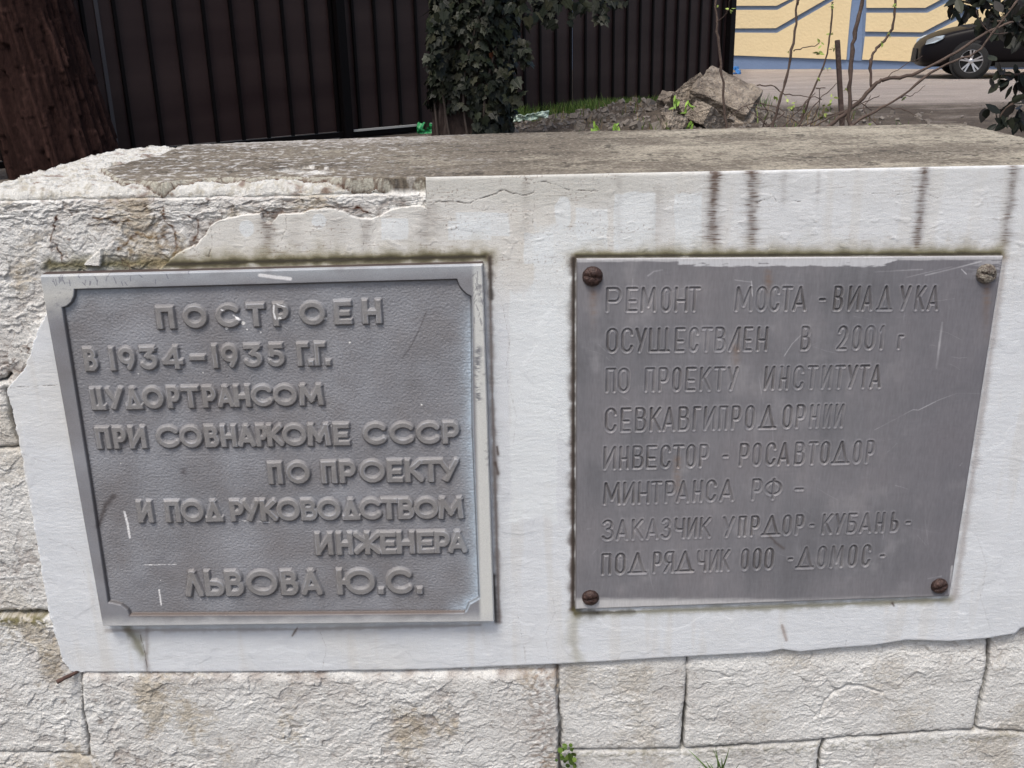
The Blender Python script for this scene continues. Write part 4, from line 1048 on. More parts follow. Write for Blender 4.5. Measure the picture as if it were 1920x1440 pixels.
def leaf_cloud(name, centers, sizes, shape, mt, parent, normals=None, pal=leafpal, droop=.3, spread=.8):
    """many small folded leaf blades"""
    shape = np.array(shape, float); k_ = len(shape); V = []; F = []; Cc = []
    for i, (c, s) in enumerate(zip(centers, sizes)):
        nrm = np.array(normals[i]) if normals is not None else RNG.normal(0, 1, 3)
        nrm = nrm+RNG.normal(0, spread*.5, 3); nrm /= np.linalg.norm(nrm)+1e-9
        dn = np.array([0, 0, -1.0])+RNG.normal(0, spread*.6, 3)
        dn = dn-nrm*dn.dot(nrm); dn /= np.linalg.norm(dn)+1e-9
        sd = np.cross(nrm, dn)
        fold = RNG.uniform(.05, .3)
        b0 = len(V)
        for (a, b2) in shape:
            V.append(c+s*(sd*a+dn*b2+nrm*(-abs(a)*fold-droop*b2*b2*.3)))
        cc = pal[RNG.integers(len(pal))]*RNG.uniform(.7, 1.35)
        Cc += [cc]*k_
        hl = k_//2
        F.append([b0+j for j in range(0, hl+1)]); F.append([b0+j for j in [0]+list(range(hl, k_))])
    return mesh_py(name, V, F, mt, parent, False, np.array(Cc))
IVY = [(0, 0), (.18, -.12), (.5, .02), (.36, .3), (.42, .52), (.16, .6), (0, 1.0), (-.16, .6), (-.42, .52), (-.36, .3), (-.5, .02), (-.18, -.12)]
LANCE = [(0, 0), (.11, .2), (.15, .45), (.10, .75), (0, 1.0), (-.10, .75), (-.15, .45), (-.11, .2)]
M_leaf = attr_mat('leaf', rough=.5, bump=None, fine=(60, .2), spec=.22)
def shade_crown(name, center, rad, nleaf, size, parent, seed, pal=leafpal):  # leafy tops out of view, added partly to shade the fence
    rg_ = np.random.default_rng(seed); pts = []
    cl = [np.array(center)+np.array(rad)*rg_.normal(0, .5, 3) for _ in range(26)]
    for i in range(nleaf):
        c = cl[rg_.integers(len(cl))]; pts.append(c+rg_.normal(0, .26, 3))
    return leaf_cloud(name, pts, rg_.uniform(.7, 1.3, nleaf)*size, LANCE, M_leaf, parent, pal=pal, spread=1.5)

# leaning reddish trunk at the left
YT = 3.1
ca = hY(128, 330, YT); cb = hY(28, 0, YT)
dv = (cb-ca)/(cb[2]-ca[2])
gt = float(gz(ca[0], YT))
zA = gt-.1
pa = ca+dv*(zA-ca[2]); 
dep = np.dot(ca-CAM, fw)
rad_a = 103*dep/FPX; rad_b = 94*dep/FPX
tree1 = thing('leaning_tree', 'leaning tree with stringy reddish brown bark behind the left end of the parapet', 'tree', (pa[0], pa[1], gt))
topz_ = 3.3
pts = [pa, ca, cb, ca+dv*(topz_-ca[2])]
bark_tube('trunk', pts, [rad_a*1.12, rad_a, rad_b, rad_b*.9], M_bark, tree1, amp=.022, seed=3, stretch=5, c0=(.021, .0105, .009), c1=(.064, .034, .028), n=160, rows=320)
mb = MB(); e = pts[-1]
for a in range(4):
    q = e+np.array([math.cos(a*1.7)*1.2, math.sin(a*1.7)*1.0, 1.4+.2*a])
    mb.tube([e-np.array([0, 0, .2]), (e+q)/2+np.array([0, 0, .1]), q], [.13, .08, .03], 10)
mb.build('limb', mat('limb_bark', (.05, .032, .025), .95, bump=(60, .01)), tree1, True)
shade_crown('shade_crown', e+np.array([0, .3, 1.6]), (1.5, 1.1, .6), 2600, .10, tree1, 5)

# ivy-covered trunk
YI = 3.6
ca = hY(883, 250, YI); cb = hY(893, 0, YI)
dep = np.dot(ca-CAM, fw)
gt = float(gz(ca[0], YI))
dv = (cb-ca)/(cb[2]-ca[2])
pa = ca+dv*(gt-.1-ca[2]); pt = ca+dv*(3.6-ca[2])
tree2 = thing('ivy_clad_tree', 'upright tree with grey fissured bark, its trunk wrapped in ivy', 'tree', (pa[0], pa[1], gt))
rI = 73*dep/FPX
bark_tube('trunk', [pa, ca, cb, pt], [rI*1.12, rI, rI*.93, rI*.85], M_bark, tree2, amp=.016, seed=13, stretch=4, c0=(.03, .022, .02), c1=(.12, .095, .085), n=140, rows=260)
mb = MB()
for a in range(4):
    q = pt+np.array([math.cos(a*1.5+.4)*1.3, math.sin(a*1.5+.4)*1.1, 1.3+.2*a])
    mb.tube([pt-np.array([0, 0, .2]), (pt+q)/2+np.array([0, 0, .1]), q], [.12, .07, .03], 10)
mb.build('limb', mat('limb_bark_grey', (.06, .045, .04), .95, bump=(60, .01)), tree2, True)
shade_crown('shade_crown', pt+np.array([0, .3, 1.6]), (1.6, 1.2, .6), 2600, .10, tree2, 6)
ivy = thing('ivy', 'dark green ivy climbing the upright trunk and hanging out to its right', 'ivy', (pa[0], pa[1]-rI, gt))
cs = []; ns = []; sz = []
N_IVY = 2800
while len(cs) < N_IVY:
    z = RNG.uniform(.92, 2.5); th = RNG.uniform(-math.pi, 0) if RNG.random() < .88 else RNG.uniform(-math.pi-.7, .7)
    c0 = ca+dv*(z-ca[2])
    f1 = fbm(np.array([th*1.3]), np.array([z*2.2]), 3, 301)[0]
    if z < 1.06+.06*math.sin(th*2)+.2*f1 and not (th > -1.5 and RNG.random() < .8): continue
    if z < 1.13 and th < -1.7 and RNG.random() < .9: continue
    rad = rI*.97+.008+abs(RNG.normal(0, .015))+(.02*max(0, f1))+max(0, z-1.4)*.02
    nn = np.array([math.cos(th), math.sin(th), 0.0])
    cs.append(c0+nn*rad+np.array([0, 0, .02])); ns.append(nn+np.array([0, 0, .35])); sz.append(RNG.uniform(.028, .056))
def spray(pts, n, wd):
    pts = np.array(pts)
    for i in range(n):
        t_ = RNG.random()*(len(pts)-1); k_ = int(t_); q = pts[k_]*(1-t_+k_)+pts[min(k_+1, len(pts)-1)]*(t_-k_)
        cs.append(q+RNG.normal(0, wd, 3)); ns.append(np.array([RNG.normal(0, .4), -1, .5])); sz.append(RNG.uniform(.035, .068))
Pp = lambda x, y, dY=-.3: hY(x, y, YI+dY)
spray([Pp(960, 5), Pp(1000, 25), Pp(1040, 10), Pp(1090, 2)], 60, .035)
spray([Pp(1000, -20), Pp(1060, -15), Pp(1130, 8), Pp(1150, 0)], 40, .03)
spray([Pp(960, 60), Pp(978, 90), Pp(990, 112)], 26, .018)
spray([Pp(940, 130), Pp(962, 160), Pp(970, 188)], 22, .018)
spray([Pp(1120, -10), Pp(1132, 22), Pp(1135, 34)], 10, .012)
spray([Pp(835, 0), Pp(820, 60), Pp(816, 120)], 60, .02)
ivypal = np.array([[.008, .011, .006], [.011, .015, .008], [.006, .0085, .005], [.018, .022, .012], [.026, .027, .016]])
leaf_cloud('leaves', cs, sz, IVY, M_leaf, ivy, ns, ivypal)
# a few rusty old leaves
red = RNG.integers(0, 900, 9)
leaf_cloud('withered_leaves', [cs[i]+np.array([0, -.012, 0]) for i in red], [sz[i]*.9 for i in red], IVY, M_leaf, ivy, [ns[i] for i in red], np.array([[.10, .035, .018], [.12, .06, .02]]))
mb = MB()
for a0 in (-2.1, -1.5, -1.0, -.6, -2.6):
    q = [ca+dv*(z-ca[2])+(rI*1.05)*np.array([math.cos(a0+.25*math.sin(z*5+a0)), math.sin(a0+.25*math.sin(z*5+a0)), 0]) for z in np.linspace(gt, 2.6, 26)]
    mb.tube(q, [.006]*20+[.004]*6, 7)
mb.build('stems', mat('ivy_stem', (.045, .033, .027), .9), ivy, True)

# ================================================================== RUBBLE
M_conc = mat('broken_concrete', (.42, .36, .29), .95, noise=(13, (.13, .105, .085), .17), bump=(60, .03))
def chunk(center, size, ax, label, seed, parts=1):
    rg_ = np.random.default_rng(seed)
    bm = bmesh.new()
    pts = []
    for sx in (-1, 1):
        for sy in (-1, 1):
            for sz_ in (-1, 1):
                pts.append(np.array([sx, sy, sz_])*np.array(size)/2*rg_.uniform(.78, 1.0, 3))
    for _ in range(10):
        d = rg_.normal(0, 1, 3); d /= np.abs(d).max(); pts.append(d*np.array(size)/2*rg_.uniform(.82, .98))
    for p_ in pts: bm.verts.new(p_)
    bmesh.ops.convex_hull(bm, input=bm.verts)
    bmesh.ops.triangulate(bm, faces=bm.faces)
    for v in [v for v in bm.verts if not v.link_faces]: bm.verts.remove(v)
    for _ in range(4):
        bmesh.ops.subdivide_edges(bm, edges=bm.edges, cuts=1, use_grid_fill=True)
    bm.normal_update()
    co = np.array([v.co for v in bm.verts]); nn = np.array([v.normal for v in bm.verts])
    d = .016*fbm(co[:, 0]*14+seed, co[:, 1]*14+co[:, 2]*11, 4, seed)+.010*fbm(co[:, 0]*50, co[:, 2]*50+co[:, 1]*40, 3, seed+1)
    for v, q, n_, dd in zip(bm.verts, co, nn, d): v.co = Vector(q+n_*dd)
    me = bpy.data.meshes.new('concrete_chunk'); bm.to_mesh(me); bm.free()
    o = link_mesh('concrete_chunk', me, M_conc)
    o.matrix_world = Matrix.Translation(Vector(center)) @ Matrix(np.array(ax).T.tolist()).to_4x4()
    tag(o, label, 'rubble', 'broken concrete heaped by the fence end')
    return o
def euler_ax(a, b2, c): 
    m_ = (Matrix.Rotation(c, 3, 'Z') @ Matrix.Rotation(b2, 3, 'Y') @ Matrix.Rotation(a, 3, 'X')); return np.array(m_).T
YC = 4.3
chunk(hY(1358, 190, YC), (.42, .28, .20), euler_ax(math.radians(34), math.radians(24), math.radians(-22)), 'largest tilted concrete block with a dark underside', 71)
chunk(hY(1293, 182, YC+.1), (.24, .22, .15), euler_ax(math.radians(-24), math.radians(-34), math.radians(14)), 'pale concrete block with a flat lit face leaning left of the largest one', 72)
chunk(hY(1325, 222, YC-.25), (.20, .16, .13), euler_ax(.3, .5, .8), 'small tan chunk below the largest tilted block', 73)
chunk(hY(1385, 228, YC-.1), (.17, .15, .13), euler_ax(.9, .2, .1), 'dark small chunk below the right corner of the largest block', 74)
chunk(hY(1255, 196, YC+.3), (.15, .13, .10), euler_ax(.2, .9, 1.3), 'fist sized grey chunk leftmost of the heap', 75)
chunk(hY(1262, 232, YC-.4), (.13, .11, .07), euler_ax(1.2, .3, .4), 'flat little stone lying in front of the heap', 76)
# gravel and crumbs on the heap
mb = MB()
for i in range(2200):
    x = RNG.normal(.95, .75); y = RNG.uniform(2.2, 6.2)
    q = F0+fd*((np.array([x, y])-F0) @ fd)
    if (np.array([x, y])-F0) @ fn < .12: continue
    z = float(gz(x, y)); s = RNG.uniform(.006, .03)*(1 if RNG.random() < .9 else 1.8)
    A_ = euler_ax(*RNG.uniform(0, 3, 3)); mb.box((x, y, z+s*.25), (s, s*RNG.uniform(.6, 1), s*RNG.uniform(.5, .9)), A_)
tag(mb.build('gravel', mat('gravel_stone', (.27, .24, .21), .95, noise=(5, (.14, .12, .10)), bump=(120, .01))), 'grey brown gravel and crumbs scattered round the rubble', 'gravel', kind='stuff')
# grass along the fence foot
V = []; F = []; Cc = []
def blade(x, y, z, hgt_, wd, lean, c):
    b0 = len(V); a = RNG.uniform(0, 6.28); dx, dy = math.cos(a)*wd, math.sin(a)*wd; lx, ly = RNG.normal(0, lean, 2)
    V.extend([(x-dx, y-dy, z-.01), (x+dx, y+dy, z-.01), (x+dx*.6+lx*.4, y+dy*.6+ly*.4, z+hgt_*.6), (x-dx*.6+lx*.4, y-dy*.6+ly*.4, z+hgt_*.6), (x+lx, y+ly, z+hgt_)])
    F.extend([(b0, b0+1, b0+2, b0+3), (b0+3, b0+2, b0+4)]); Cc.extend([c]*5)
gpal = np.array([[.10, .17, .03], [.07, .13, .025], [.15, .20, .05], [.05, .10, .02]])
for i in range(8000):
    s = RNG.uniform(f_at(940), f_at(1345)); off = abs(RNG.normal(0, .22))+.01
    q = F0+fd*s+fn*off
    if fbm(np.array([q[0]*2.2]), np.array([q[1]*2.2]), 2, 401)[0] < -.28+off*.5: continue
    blade(q[0], q[1], float(gz(q[0], q[1])), RNG.uniform(.05, .12), .003, .03, gpal[RNG.integers(4)]*RNG.uniform(.7, 1.2))
for i in range(1900):
    x = RNG.uniform(.1, 2.4); y = RNG.uniform(2.4, 5.6)
    if fbm(np.array([x*3]), np.array([y*3]), 2, 405)[0] < .12: continue
    dry = np.array([.20, .15, .08]) if RNG.random() < .6 else gpal[RNG.integers(4)]
    blade(x, y, float(gz(x, y)), RNG.uniform(.03, .09), .003, .03, dry*RNG.uniform(.7, 1.2))
tag(mesh_py('grass', V, F, attr_mat('grass_blade', rough=.6, bump=None, fine=(30, .2), spec=.3), None, False, np.array(Cc)), 'short green and dry grass at the foot of the fence', 'grass', kind='stuff')
# crumpled green plastic by the ivy tree
def crumple(name, pts, Y, mt, label, seed):
    c = [hY(x, y, Y) for x, y in pts]; N_ = 26
    u = np.linspace(0, 1, N_)[None, :, None]; v = np.linspace(0, 1, N_)[:, None, None]
    g_ = (c[0]*(1-u)+c[1]*u)*(1-v)+(c[3]*(1-u)+c[2]*u)*v
    g_ = g_+np.array([0, 1, .35])*(.05*ridge(g_[..., 0]*12+seed, g_[..., 2]*16, 3, seed))[..., None]
    o = mesh_np(name, g_.reshape(-1, 3), grid_faces(N_, N_), mt, None, None)
    md = o.modifiers.new('thick', 'SOLIDIFY'); md.thickness = .004
    tag(o, label, 'plastic sheet'); return o
crumple('plastic_sheet', [(782, 235), (815, 233), (818, 262), (782, 262)], 4.75, mat('green_plastic', (.03, .30, .10), .4), 'bright green crumpled plastic at the left of the ivy clad trunk', 3)
crumple('plastic_sheet', [(955, 218), (1030, 211), (1028, 224), (955, 232)], 4.6, mat('pale_green_plastic', (.40, .62, .42), .35, noise=(14, (.7, .78, .7))), 'pale green crumpled plastic lying in the grass right of the ivy clad trunk', 5)
for i, (x, y) in enumerate([(1115, 238), (1155, 236), (1268, 190), (1300, 235), (1290, 200)]):
    c0 = hY(x, y, 3.4 if i < 2 else 3.9); pl_ = []
    for j in range(7): pl_.append(c0+RNG.normal(0, .012, 3)+np.array([0, 0, .012]))
    o = leaf_cloud('seedling', pl_+[c0-np.array([0, 0, .03])], [.045]*8, LANCE, M_leaf, None, [np.array([RNG.normal(0, .5), -1, .4]) for _ in range(8)], np.array([[.22, .36, .06], [.17, .30, .05]]))
    tag(o, ['yellow green seedling left of the pair in front of the soil heap', 'yellow green seedling right of the pair in front of the soil heap', 'green seedling on the pale concrete block', 'green sprout below the small tan chunk', 'green sprout between the pale and the largest concrete block'][i], 'seedling', 'seedlings round the rubble')

# ================================================================== BARE SHRUB STEMS
M_twig = mat('twig_bark', (.062, .040, .032), .85, noise=(40, (.12, .085, .066)), bump=(200, .003))
M_bud = mat('bud_leaf', (.28, .38, .09), .55, noise=(60, (.20, .27, .06)))
def smooth_pts(pts, n=5):
    pts = np.array(pts, float); out = []
    for i in range(len(pts)-1):
        p0 = pts[max(i-1, 0)]; p1 = pts[i]; p2 = pts[i+1]; p3 = pts[min(i+2, len(pts)-1)]
        for j in range(n):
            t_ = j/n
            out.append(.5*((2*p1)+(-p0+p2)*t_+(2*p0-5*p1+4*p2-p3)*t_*t_+(-p0+3*p1-3*p2+p3)*t_**3))
    out.append(pts[-1]); return np.array(out)
def sapling(Y, label, stems, buds=(), tilt=0.0):
    """stems: (photo polyline, width at start, width at end) laid on the plant's own vertical plane"""
    main = stems[0][0]
    b_ = hY(main[0][0], main[0][1], Y); gzb = float(gz(b_[0], Y))
    root = thing('sapling', label, 'sapling', (b_[0], Y, gzb), 'bare saplings sprouting behind the parapet')
    for i, (pl_, w0, w1) in enumerate(stems):
        dY = RNG.uniform(-.12, .12) if i else 0
        q = [hY(x, y, Y+dY*min(1, j*.5)) for j, (x, y) in enumerate(pl_)]
        if pl_[0][1] > 225:                                   # roots in the soil hidden by the wall
            e_ = q[0]+(q[0]-q[1])/np.linalg.norm(q[0]-q[1])*.05; e_[2] = q[0][2]-.05
            ee = np.array([q[0][0]*.7+b_[0]*.3, Y, gzb-.03]); q = [ee, e_]+q
        q = smooth_pts(q); q = q+RNG.normal(0, .0018, q.shape)
        k_ = np.linspace(0, 1, len(q)); dd = np.dot(q[0]-CAM, fw)/FPX*.40
        rr = (w0+(w1-w0)*k_)*dd*(1+.12*RNG.normal(0, 1, len(q)))
        mb = MB(); mb.tube(q, rr, 7); mb.build('stem' if i == 0 else 'twig', M_twig, root, True)
    if buds:
        V_ = []; S_ = []; N_ = []
        for (x, y, s) in buds:
            c0 = hY(x, y, Y)
            for j in range(4):
                V_.append(c0+RNG.normal(0, .004, 3)); S_.append(s*RNG.uniform(.7, 1.2)*1.0); N_.append(np.array([RNG.normal(0, .8), -1, RNG.normal(0, .5)]))
        leaf_cloud('bud_leaves', V_, S_, [(0, 0), (.18, .25), (.22, .5), (.12, .8), (0, 1), (-.12, .8), (-.22, .5), (-.18, .25)], M_leaf, root, N_, np.array([[.26, .34, .08], [.33, .40, .12], [.20, .26, .06]]), spread=2.2)
sapling(1.7, 'thin upright stem in front of the rubble, leftmost of the saplings', [([(1362, 240), (1357, 180), (1352, 120), (1346, 60), (1341, 0), (1338, -60)], 6, 5), ([(1347, 38), (1362, 24), (1369, 2), (1372, -20)], 3, 2)], [(1369, 18, .014), (1342, 12, .01)])
sapling(2.0, 'tall slightly bowed stem right of the rubble with one side twig', [([(1446, 240), (1462, 190), (1478, 130), (1488, 70), (1495, 5), (1500, -60)], 7, 5), ([(1488, 95), (1510, 90), (1538, 82)], 3, 2), ([(1494, 8), (1500, -5)], 3, 2)], [(1537, 80, .02), (1479, 100, .012)])
sapling(2.2, 'slender stem with green bud leaves left of the wooden stake', [([(1498, 238), (1520, 180), (1545, 120), (1556, 70), (1560, 14), (1561, 4)], 6, 3), ([(1520, 180), (1502, 200), (1480, 205)], 3, 2), ([(1530, 165), (1548, 165)], 3, 2)],
        [(1560, 12, .02), (1558, 62, .014), (1535, 100, .024), (1562, 88, .016), (1532, 148, .02), (1550, 128, .014), (1488, 195, .02), (1505, 205, .022)])
sapling(1.9, 'thick dark stem in front of the blue pilaster', [([(1592, 240), (1593, 190), (1596, 120), (1603, 60), (1616, 10), (1622, -50)], 10, 8)], [])
sapling(2.0, 'low branch sweeping up to the right with a kinked upright shoot', [([(1556, 236), (1600, 200), (1640, 160), (1660, 148), (1710, 140), (1780, 105), (1850, 62), (1900, 42)], 11, 5),
        ([(1634, 165), (1632, 120), (1640, 95), (1662, 72), (1676, 40), (1678, 0), (1677, -40)], 7, 5), ([(1660, 148), (1700, 120), (1730, 106)], 2, 1.2)], [(1652, 80, .016), (1678, 10, .014), (1668, 62, .012)])
sapling(1.8, 'long low branch sweeping right across the lane, lowest of the saplings', [([(1592, 238), (1630, 215), (1690, 180), (1760, 128), (1830, 98), (1862, 62), (1908, 0)], 7, 4), ([(1690, 182), (1710, 178), (1735, 160)], 2, 1.2),
        ([(1830, 20), (1855, 60), (1890, 62)], 2.5, 2)], [(1695, 184, .014)])
tang = []
for pl_ in ([(1440, 236), (1415, 215), (1398, 196)], [(1445, 232), (1470, 210), (1430, 195), (1400, 198), (1362, 222)], [(1500, 234), (1480, 222), (1440, 206), (1405, 200)], [(1420, 160), (1450, 162), (1468, 175), (1500, 180), (1540, 186)],
            [(1510, 236), (1560, 215), (1600, 205), (1650, 200), (1690, 205), (1718, 216)], [(1500, 232), (1525, 200), (1545, 178), (1570, 155)], [(1580, 232), (1600, 190), (1634, 206)], [(1520, 234), (1535, 200), (1538, 165)],
            [(1640, 230), (1620, 205), (1632, 180)], [(1470, 236), (1500, 205), (1528, 175)], [(1430, 236), (1440, 210), (1425, 190)], [(1540, 230), (1580, 210), (1625, 190), (1650, 178)]):
    tang.append((pl_, 3.6, 1.8))
sapling(2.1, 'low tangle of thin twigs with small leaves at the foot of the saplings', tang, [(1455, 180, .018), (1475, 186, .02), (1485, 200, .022), (1550, 200, .02), (1562, 185, .018), (1545, 215, .018), (1585, 168, .014), (1630, 232, .014)])
# wooden stake
mb = MB(); a = hY(1570, 75, 2.3); b2 = hY(1579, 238, 2.3); b2 = a+(b2-a)*1.6
ee = (b2-a)/np.linalg.norm(b2-a)
mb.box((a+b2)/2, (np.linalg.norm(b2-a), .018, .016), np.array([ee, np.cross(ee, [0, 1, 0]), [0, 1, 0]]))
tag(mb.build('wooden_stake', mat('old_wood', (.05, .032, .026), .9, noise=(30, (.10, .07, .06)), bump=(80, .006)), None, False, bevel=.002), 'dark squared wooden stake standing among the saplings', 'stake')

# ================================================================== LEAFY SHRUB at the right edge
shr = thing('laurel_shrub', 'dark leaved evergreen shrub reaching in at the right edge before the car', 'shrub', (*hY(2120, 250, 2.4)[:2], float(gz(hY(2120, 250, 2.4)[0], 2.4))))
Yq = 2.4
mb = MB(); cs = []; sz = []; ns = []
root_ = base_of(shr)
branches = [[(2000, -60), (1930, -20), (1880, 10), (1830, 8), (1795, 0)], [(2010, -80), (1930, -50), (1860, -30), (1800, -25)], [(2000, -20), (1940, 20), (1890, 38), (1850, 40)], [(2010, 120), (1950, 130), (1905, 140), (1868, 138)],
            [(2020, 170), (1960, 170), (1915, 185), (1885, 205), (1875, 220)], [(2000, 190), (1950, 200), (1915, 215), (1898, 230)], [(2000, 20), (1950, 50), (1915, 62)]]
for br_ in branches:
    dY = RNG.uniform(-.2, .2)
    q = smooth_pts([hY(x, y, Yq+dY) for x, y in br_])
    st_ = np.array([root_[0]+.05, root_[1], max(root_[2]+.3, q[0][2]-.5)])
    mb.tube([root_, st_]+list(q), [.02, .016]+list(np.linspace(.010, .003, len(q))), 7)
    for i in range(85 if br_[0][1] < 100 else 34):
        t_ = RNG.uniform(.25, 1)*(len(q)-1); k_ = int(t_)
        cs.append(q[min(k_, len(q)-1)]+RNG.normal(0, .026, 3)); sz.append(RNG.uniform(.045, .075)); ns.append(np.array([RNG.normal(0, .7), -1, RNG.normal(.4, .5)]))
mb.build('stems', M_twig, shr, True)
leaf_cloud('leaves', cs, sz, [(0, 0), (.17, .2), (.24, .45), (.16, .75), (0, 1.0), (-.16, .75), (-.24, .45), (-.17, .2)], M_leaf, shr, ns, np.array([[.018, .022, .016], [.012, .015, .012], [.03, .034, .022], [.022, .02, .018]]), spread=1.3)

# ================================================================== YELLOW BUILDING
A_ = hZ(1370, 130, .33); A_ = np.array([5.35, 25.2, .33]); B_ = np.array([9.35, 23.3, .33])
bd = (B_-A_); bd[2] = 0; bd /= np.linalg.norm(bd); bn = np.array([bd[1], -bd[0], 0])       # bn faces the camera
bld = thing('yellow_building', 'yellow rendered building with grey blue plinth, pilaster and chevron grooves', 'building', tuple(A_))
M_blue = mat('grey_blue_render', (.165, .235, .37), .85, noise=(1.2, (.14, .20, .32), .25), bump=(20, .01))
M_yel = mat('yellow_render', (.74, .60, .36), .85, noise=(.8, (.67, .535, .31), .3), bump=(16, .01))
pw = lambda zx, zy, off=0.0: hPl(1180+.3854*zx, .3854*zy, A_+bn*off, bn)
mb = MB()
c0 = A_-bd*9; c1 = A_+bd*16
mb.prism([c0+np.array([0, 0, -.8]), c1+np.array([0, 0, -.8]), c1+np.array([0, 0, 6.0]), c0+np.array([0, 0, 6.0])], -bn*.4)
mb.build('wall', M_blue, bld)
panels = [
    [(380, -700), (1110, -700), (1088, -60), (1000, -60), (800, -14), (715, 28), (490, 28), (380, 28)],
    [(380, 48), (720, 48), (830, -14), (870, -40), (1020, -40), (950, 0), (712, 137), (485, 138), (380, 138)],
    [(380, 158), (718, 160), (1010, -8), (1060, -38), (1086, -40), (1075, 60), (1055, 290), (475, 268), (380, 264)],
    [(1160, -700), (1950, -700), (1950, -120), (1700, -110), (1530, -10), (1440, 38), (1153, 38)],
    [(1153, 62), (1450, 62), (1570, 0), (1720, -90), (1950, -100), (1950, -20), (1750, -12), (1590, 72), (1427, 157), (1147, 153)],
    [(1146, 178), (1435, 180), (1600, 95), (1800, -8), (2150, -16), (2150, 330), (1435, 302), (1132, 290)],
]
for pp in panels:
    mb = MB(); mb.prism([pw(x, y, .055) for x, y in pp], -bn*.053); mb.build('render_panel', M_yel, bld)
mb = MB()
mb.prism([pw(1082, -700, .03), pw(1160, -700, .03), pw(1130, 296, .03), pw(1058, 292, .03)], -bn*.028)
mb.build('pilaster', M_blue, bld)
M_litter = mat('leaf_litter', (.10, .075, .055), .95)
# blue scrap at the fence end
mb = MB(); c0 = hZ(1366, 131, .40)
for i in range(6):
    mb.box(c0+RNG.normal(0, .04, 3)+np.array([0, -1.0, .03]), (.12, .05, .07), euler_ax(*RNG.uniform(0, 3, 3)))
tag(mb.build('blue_scrap', mat('blue_plastic', (.05, .2, .5), .4)), 'scrap of blue plastic at the foot of the yellow wall by the fence end', 'litter')

# ================================================================== CAR
wc = hZ(1815, 150, .34)                                        # where the front wheel stands
wc[2] = float(gz(wc[0], wc[1])) 
M_car = mat('black_car_paint', (.006, .005, .006), .38, spec=.10, coat=0)
M_blk = mat('black_trim', (.008, .008, .008), .7)
M_glass = mat('dark_glass', (.012, .014, .016), .08, spec=.6)
M_tyre = mat('tyre_rubber', (.012, .012, .012), .85)
M_rim = mat('rim_alloy', (.50, .50, .52), .32, .85)
M_lamp = mat('headlight_glass', (.42, .48, .52), .15, .2, coat=.6)
caro = thing('parked_car', 'black parked car seen from its front wheel, half behind the shrub', 'car', tuple(wc))
cy_ = math.radians(-14)
cX = np.array([math.cos(cy_), math.sin(cy_), 0]); cY = np.array([-math.sin(cy_), math.cos(cy_), 0])   # cX towards the tail, cY to the far side
def cw(x, y, z): return wc+cX*x+cY*y+np.array([0, 0, z if z < .5 else .5+(z-.5)*1.18])
# stations: x from the front axle, bottom z, shoulder z, top z, half width, top half width
st = [(-.93, .30, .52, .58, .55, .45), (-.88, .22, .60, .66, .72, .60), (-.74, .20, .68, .76, .84, .68), (-.45, .20, .76, .86, .89, .74), (0, .20, .84, .93, .91, .76), (.45, .20, .90, .99, .92, .76),
      (.75, .20, .93, 1.06, .92, .70), (1.3, .20, .95, 1.36, .92, .60), (1.8, .20, .96, 1.47, .92, .58), (2.5, .20, .97, 1.46, .92, .58), (3.1, .20, .98, 1.30, .91, .60), (3.5, .22, .98, 1.06, .88, .66), (3.75, .28, .90, 1.0, .80, .6)]
V = []; F = []
W2 = .90
for (x, zb, zs_, zt, hw_, ht) in st:
    ring = [(-hw_*.9, zb), (-hw_*1.0, zb+.18), (-hw_*1.01, (zb+zs_)/2+.05), (-hw_*.98, zs_), (-(hw_*.5+ht*.5), zs_+(zt-zs_)*.45), (-ht, zt-.035), (-ht*.6, zt), (ht*.6, zt), (ht, zt-.035), ((hw_*.5+ht*.5), zs_+(zt-zs_)*.45), (hw_*.98, zs_), (hw_*1.01, (zb+zs_)/2+.05), (hw_, zb+.18), (hw_*.9, zb)]
    V += [cw(x, W2+y, z) for y, z in ring]
n_ = 14
for i in range(len(st)-1):
    for k_ in range(n_): F.append((i*n_+k_, i*n_+(k_+1) % n_, (i+1)*n_+(k_+1) % n_, (i+1)*n_+k_))
F.append(tuple(range(n_))); F.append(tuple((len(st)-1)*n_+k_ for k_ in range(n_))[::-1])
mbc = MB(); mbc.V = [tuple(v) for v in V]; mbc.F = F
body = mbc.build('body', M_car, caro, True)
md = body.modifiers.new('sub', 'SUBSURF'); md.levels = 2; md.render_levels = 2
def patch(name, pts, mt, th=.012, parent=caro):
    mb = MB(); P3 = [cw(*p_) for p_ in pts]; mb.prism(P3, -cY*th); return mb.build(name, mt, parent)
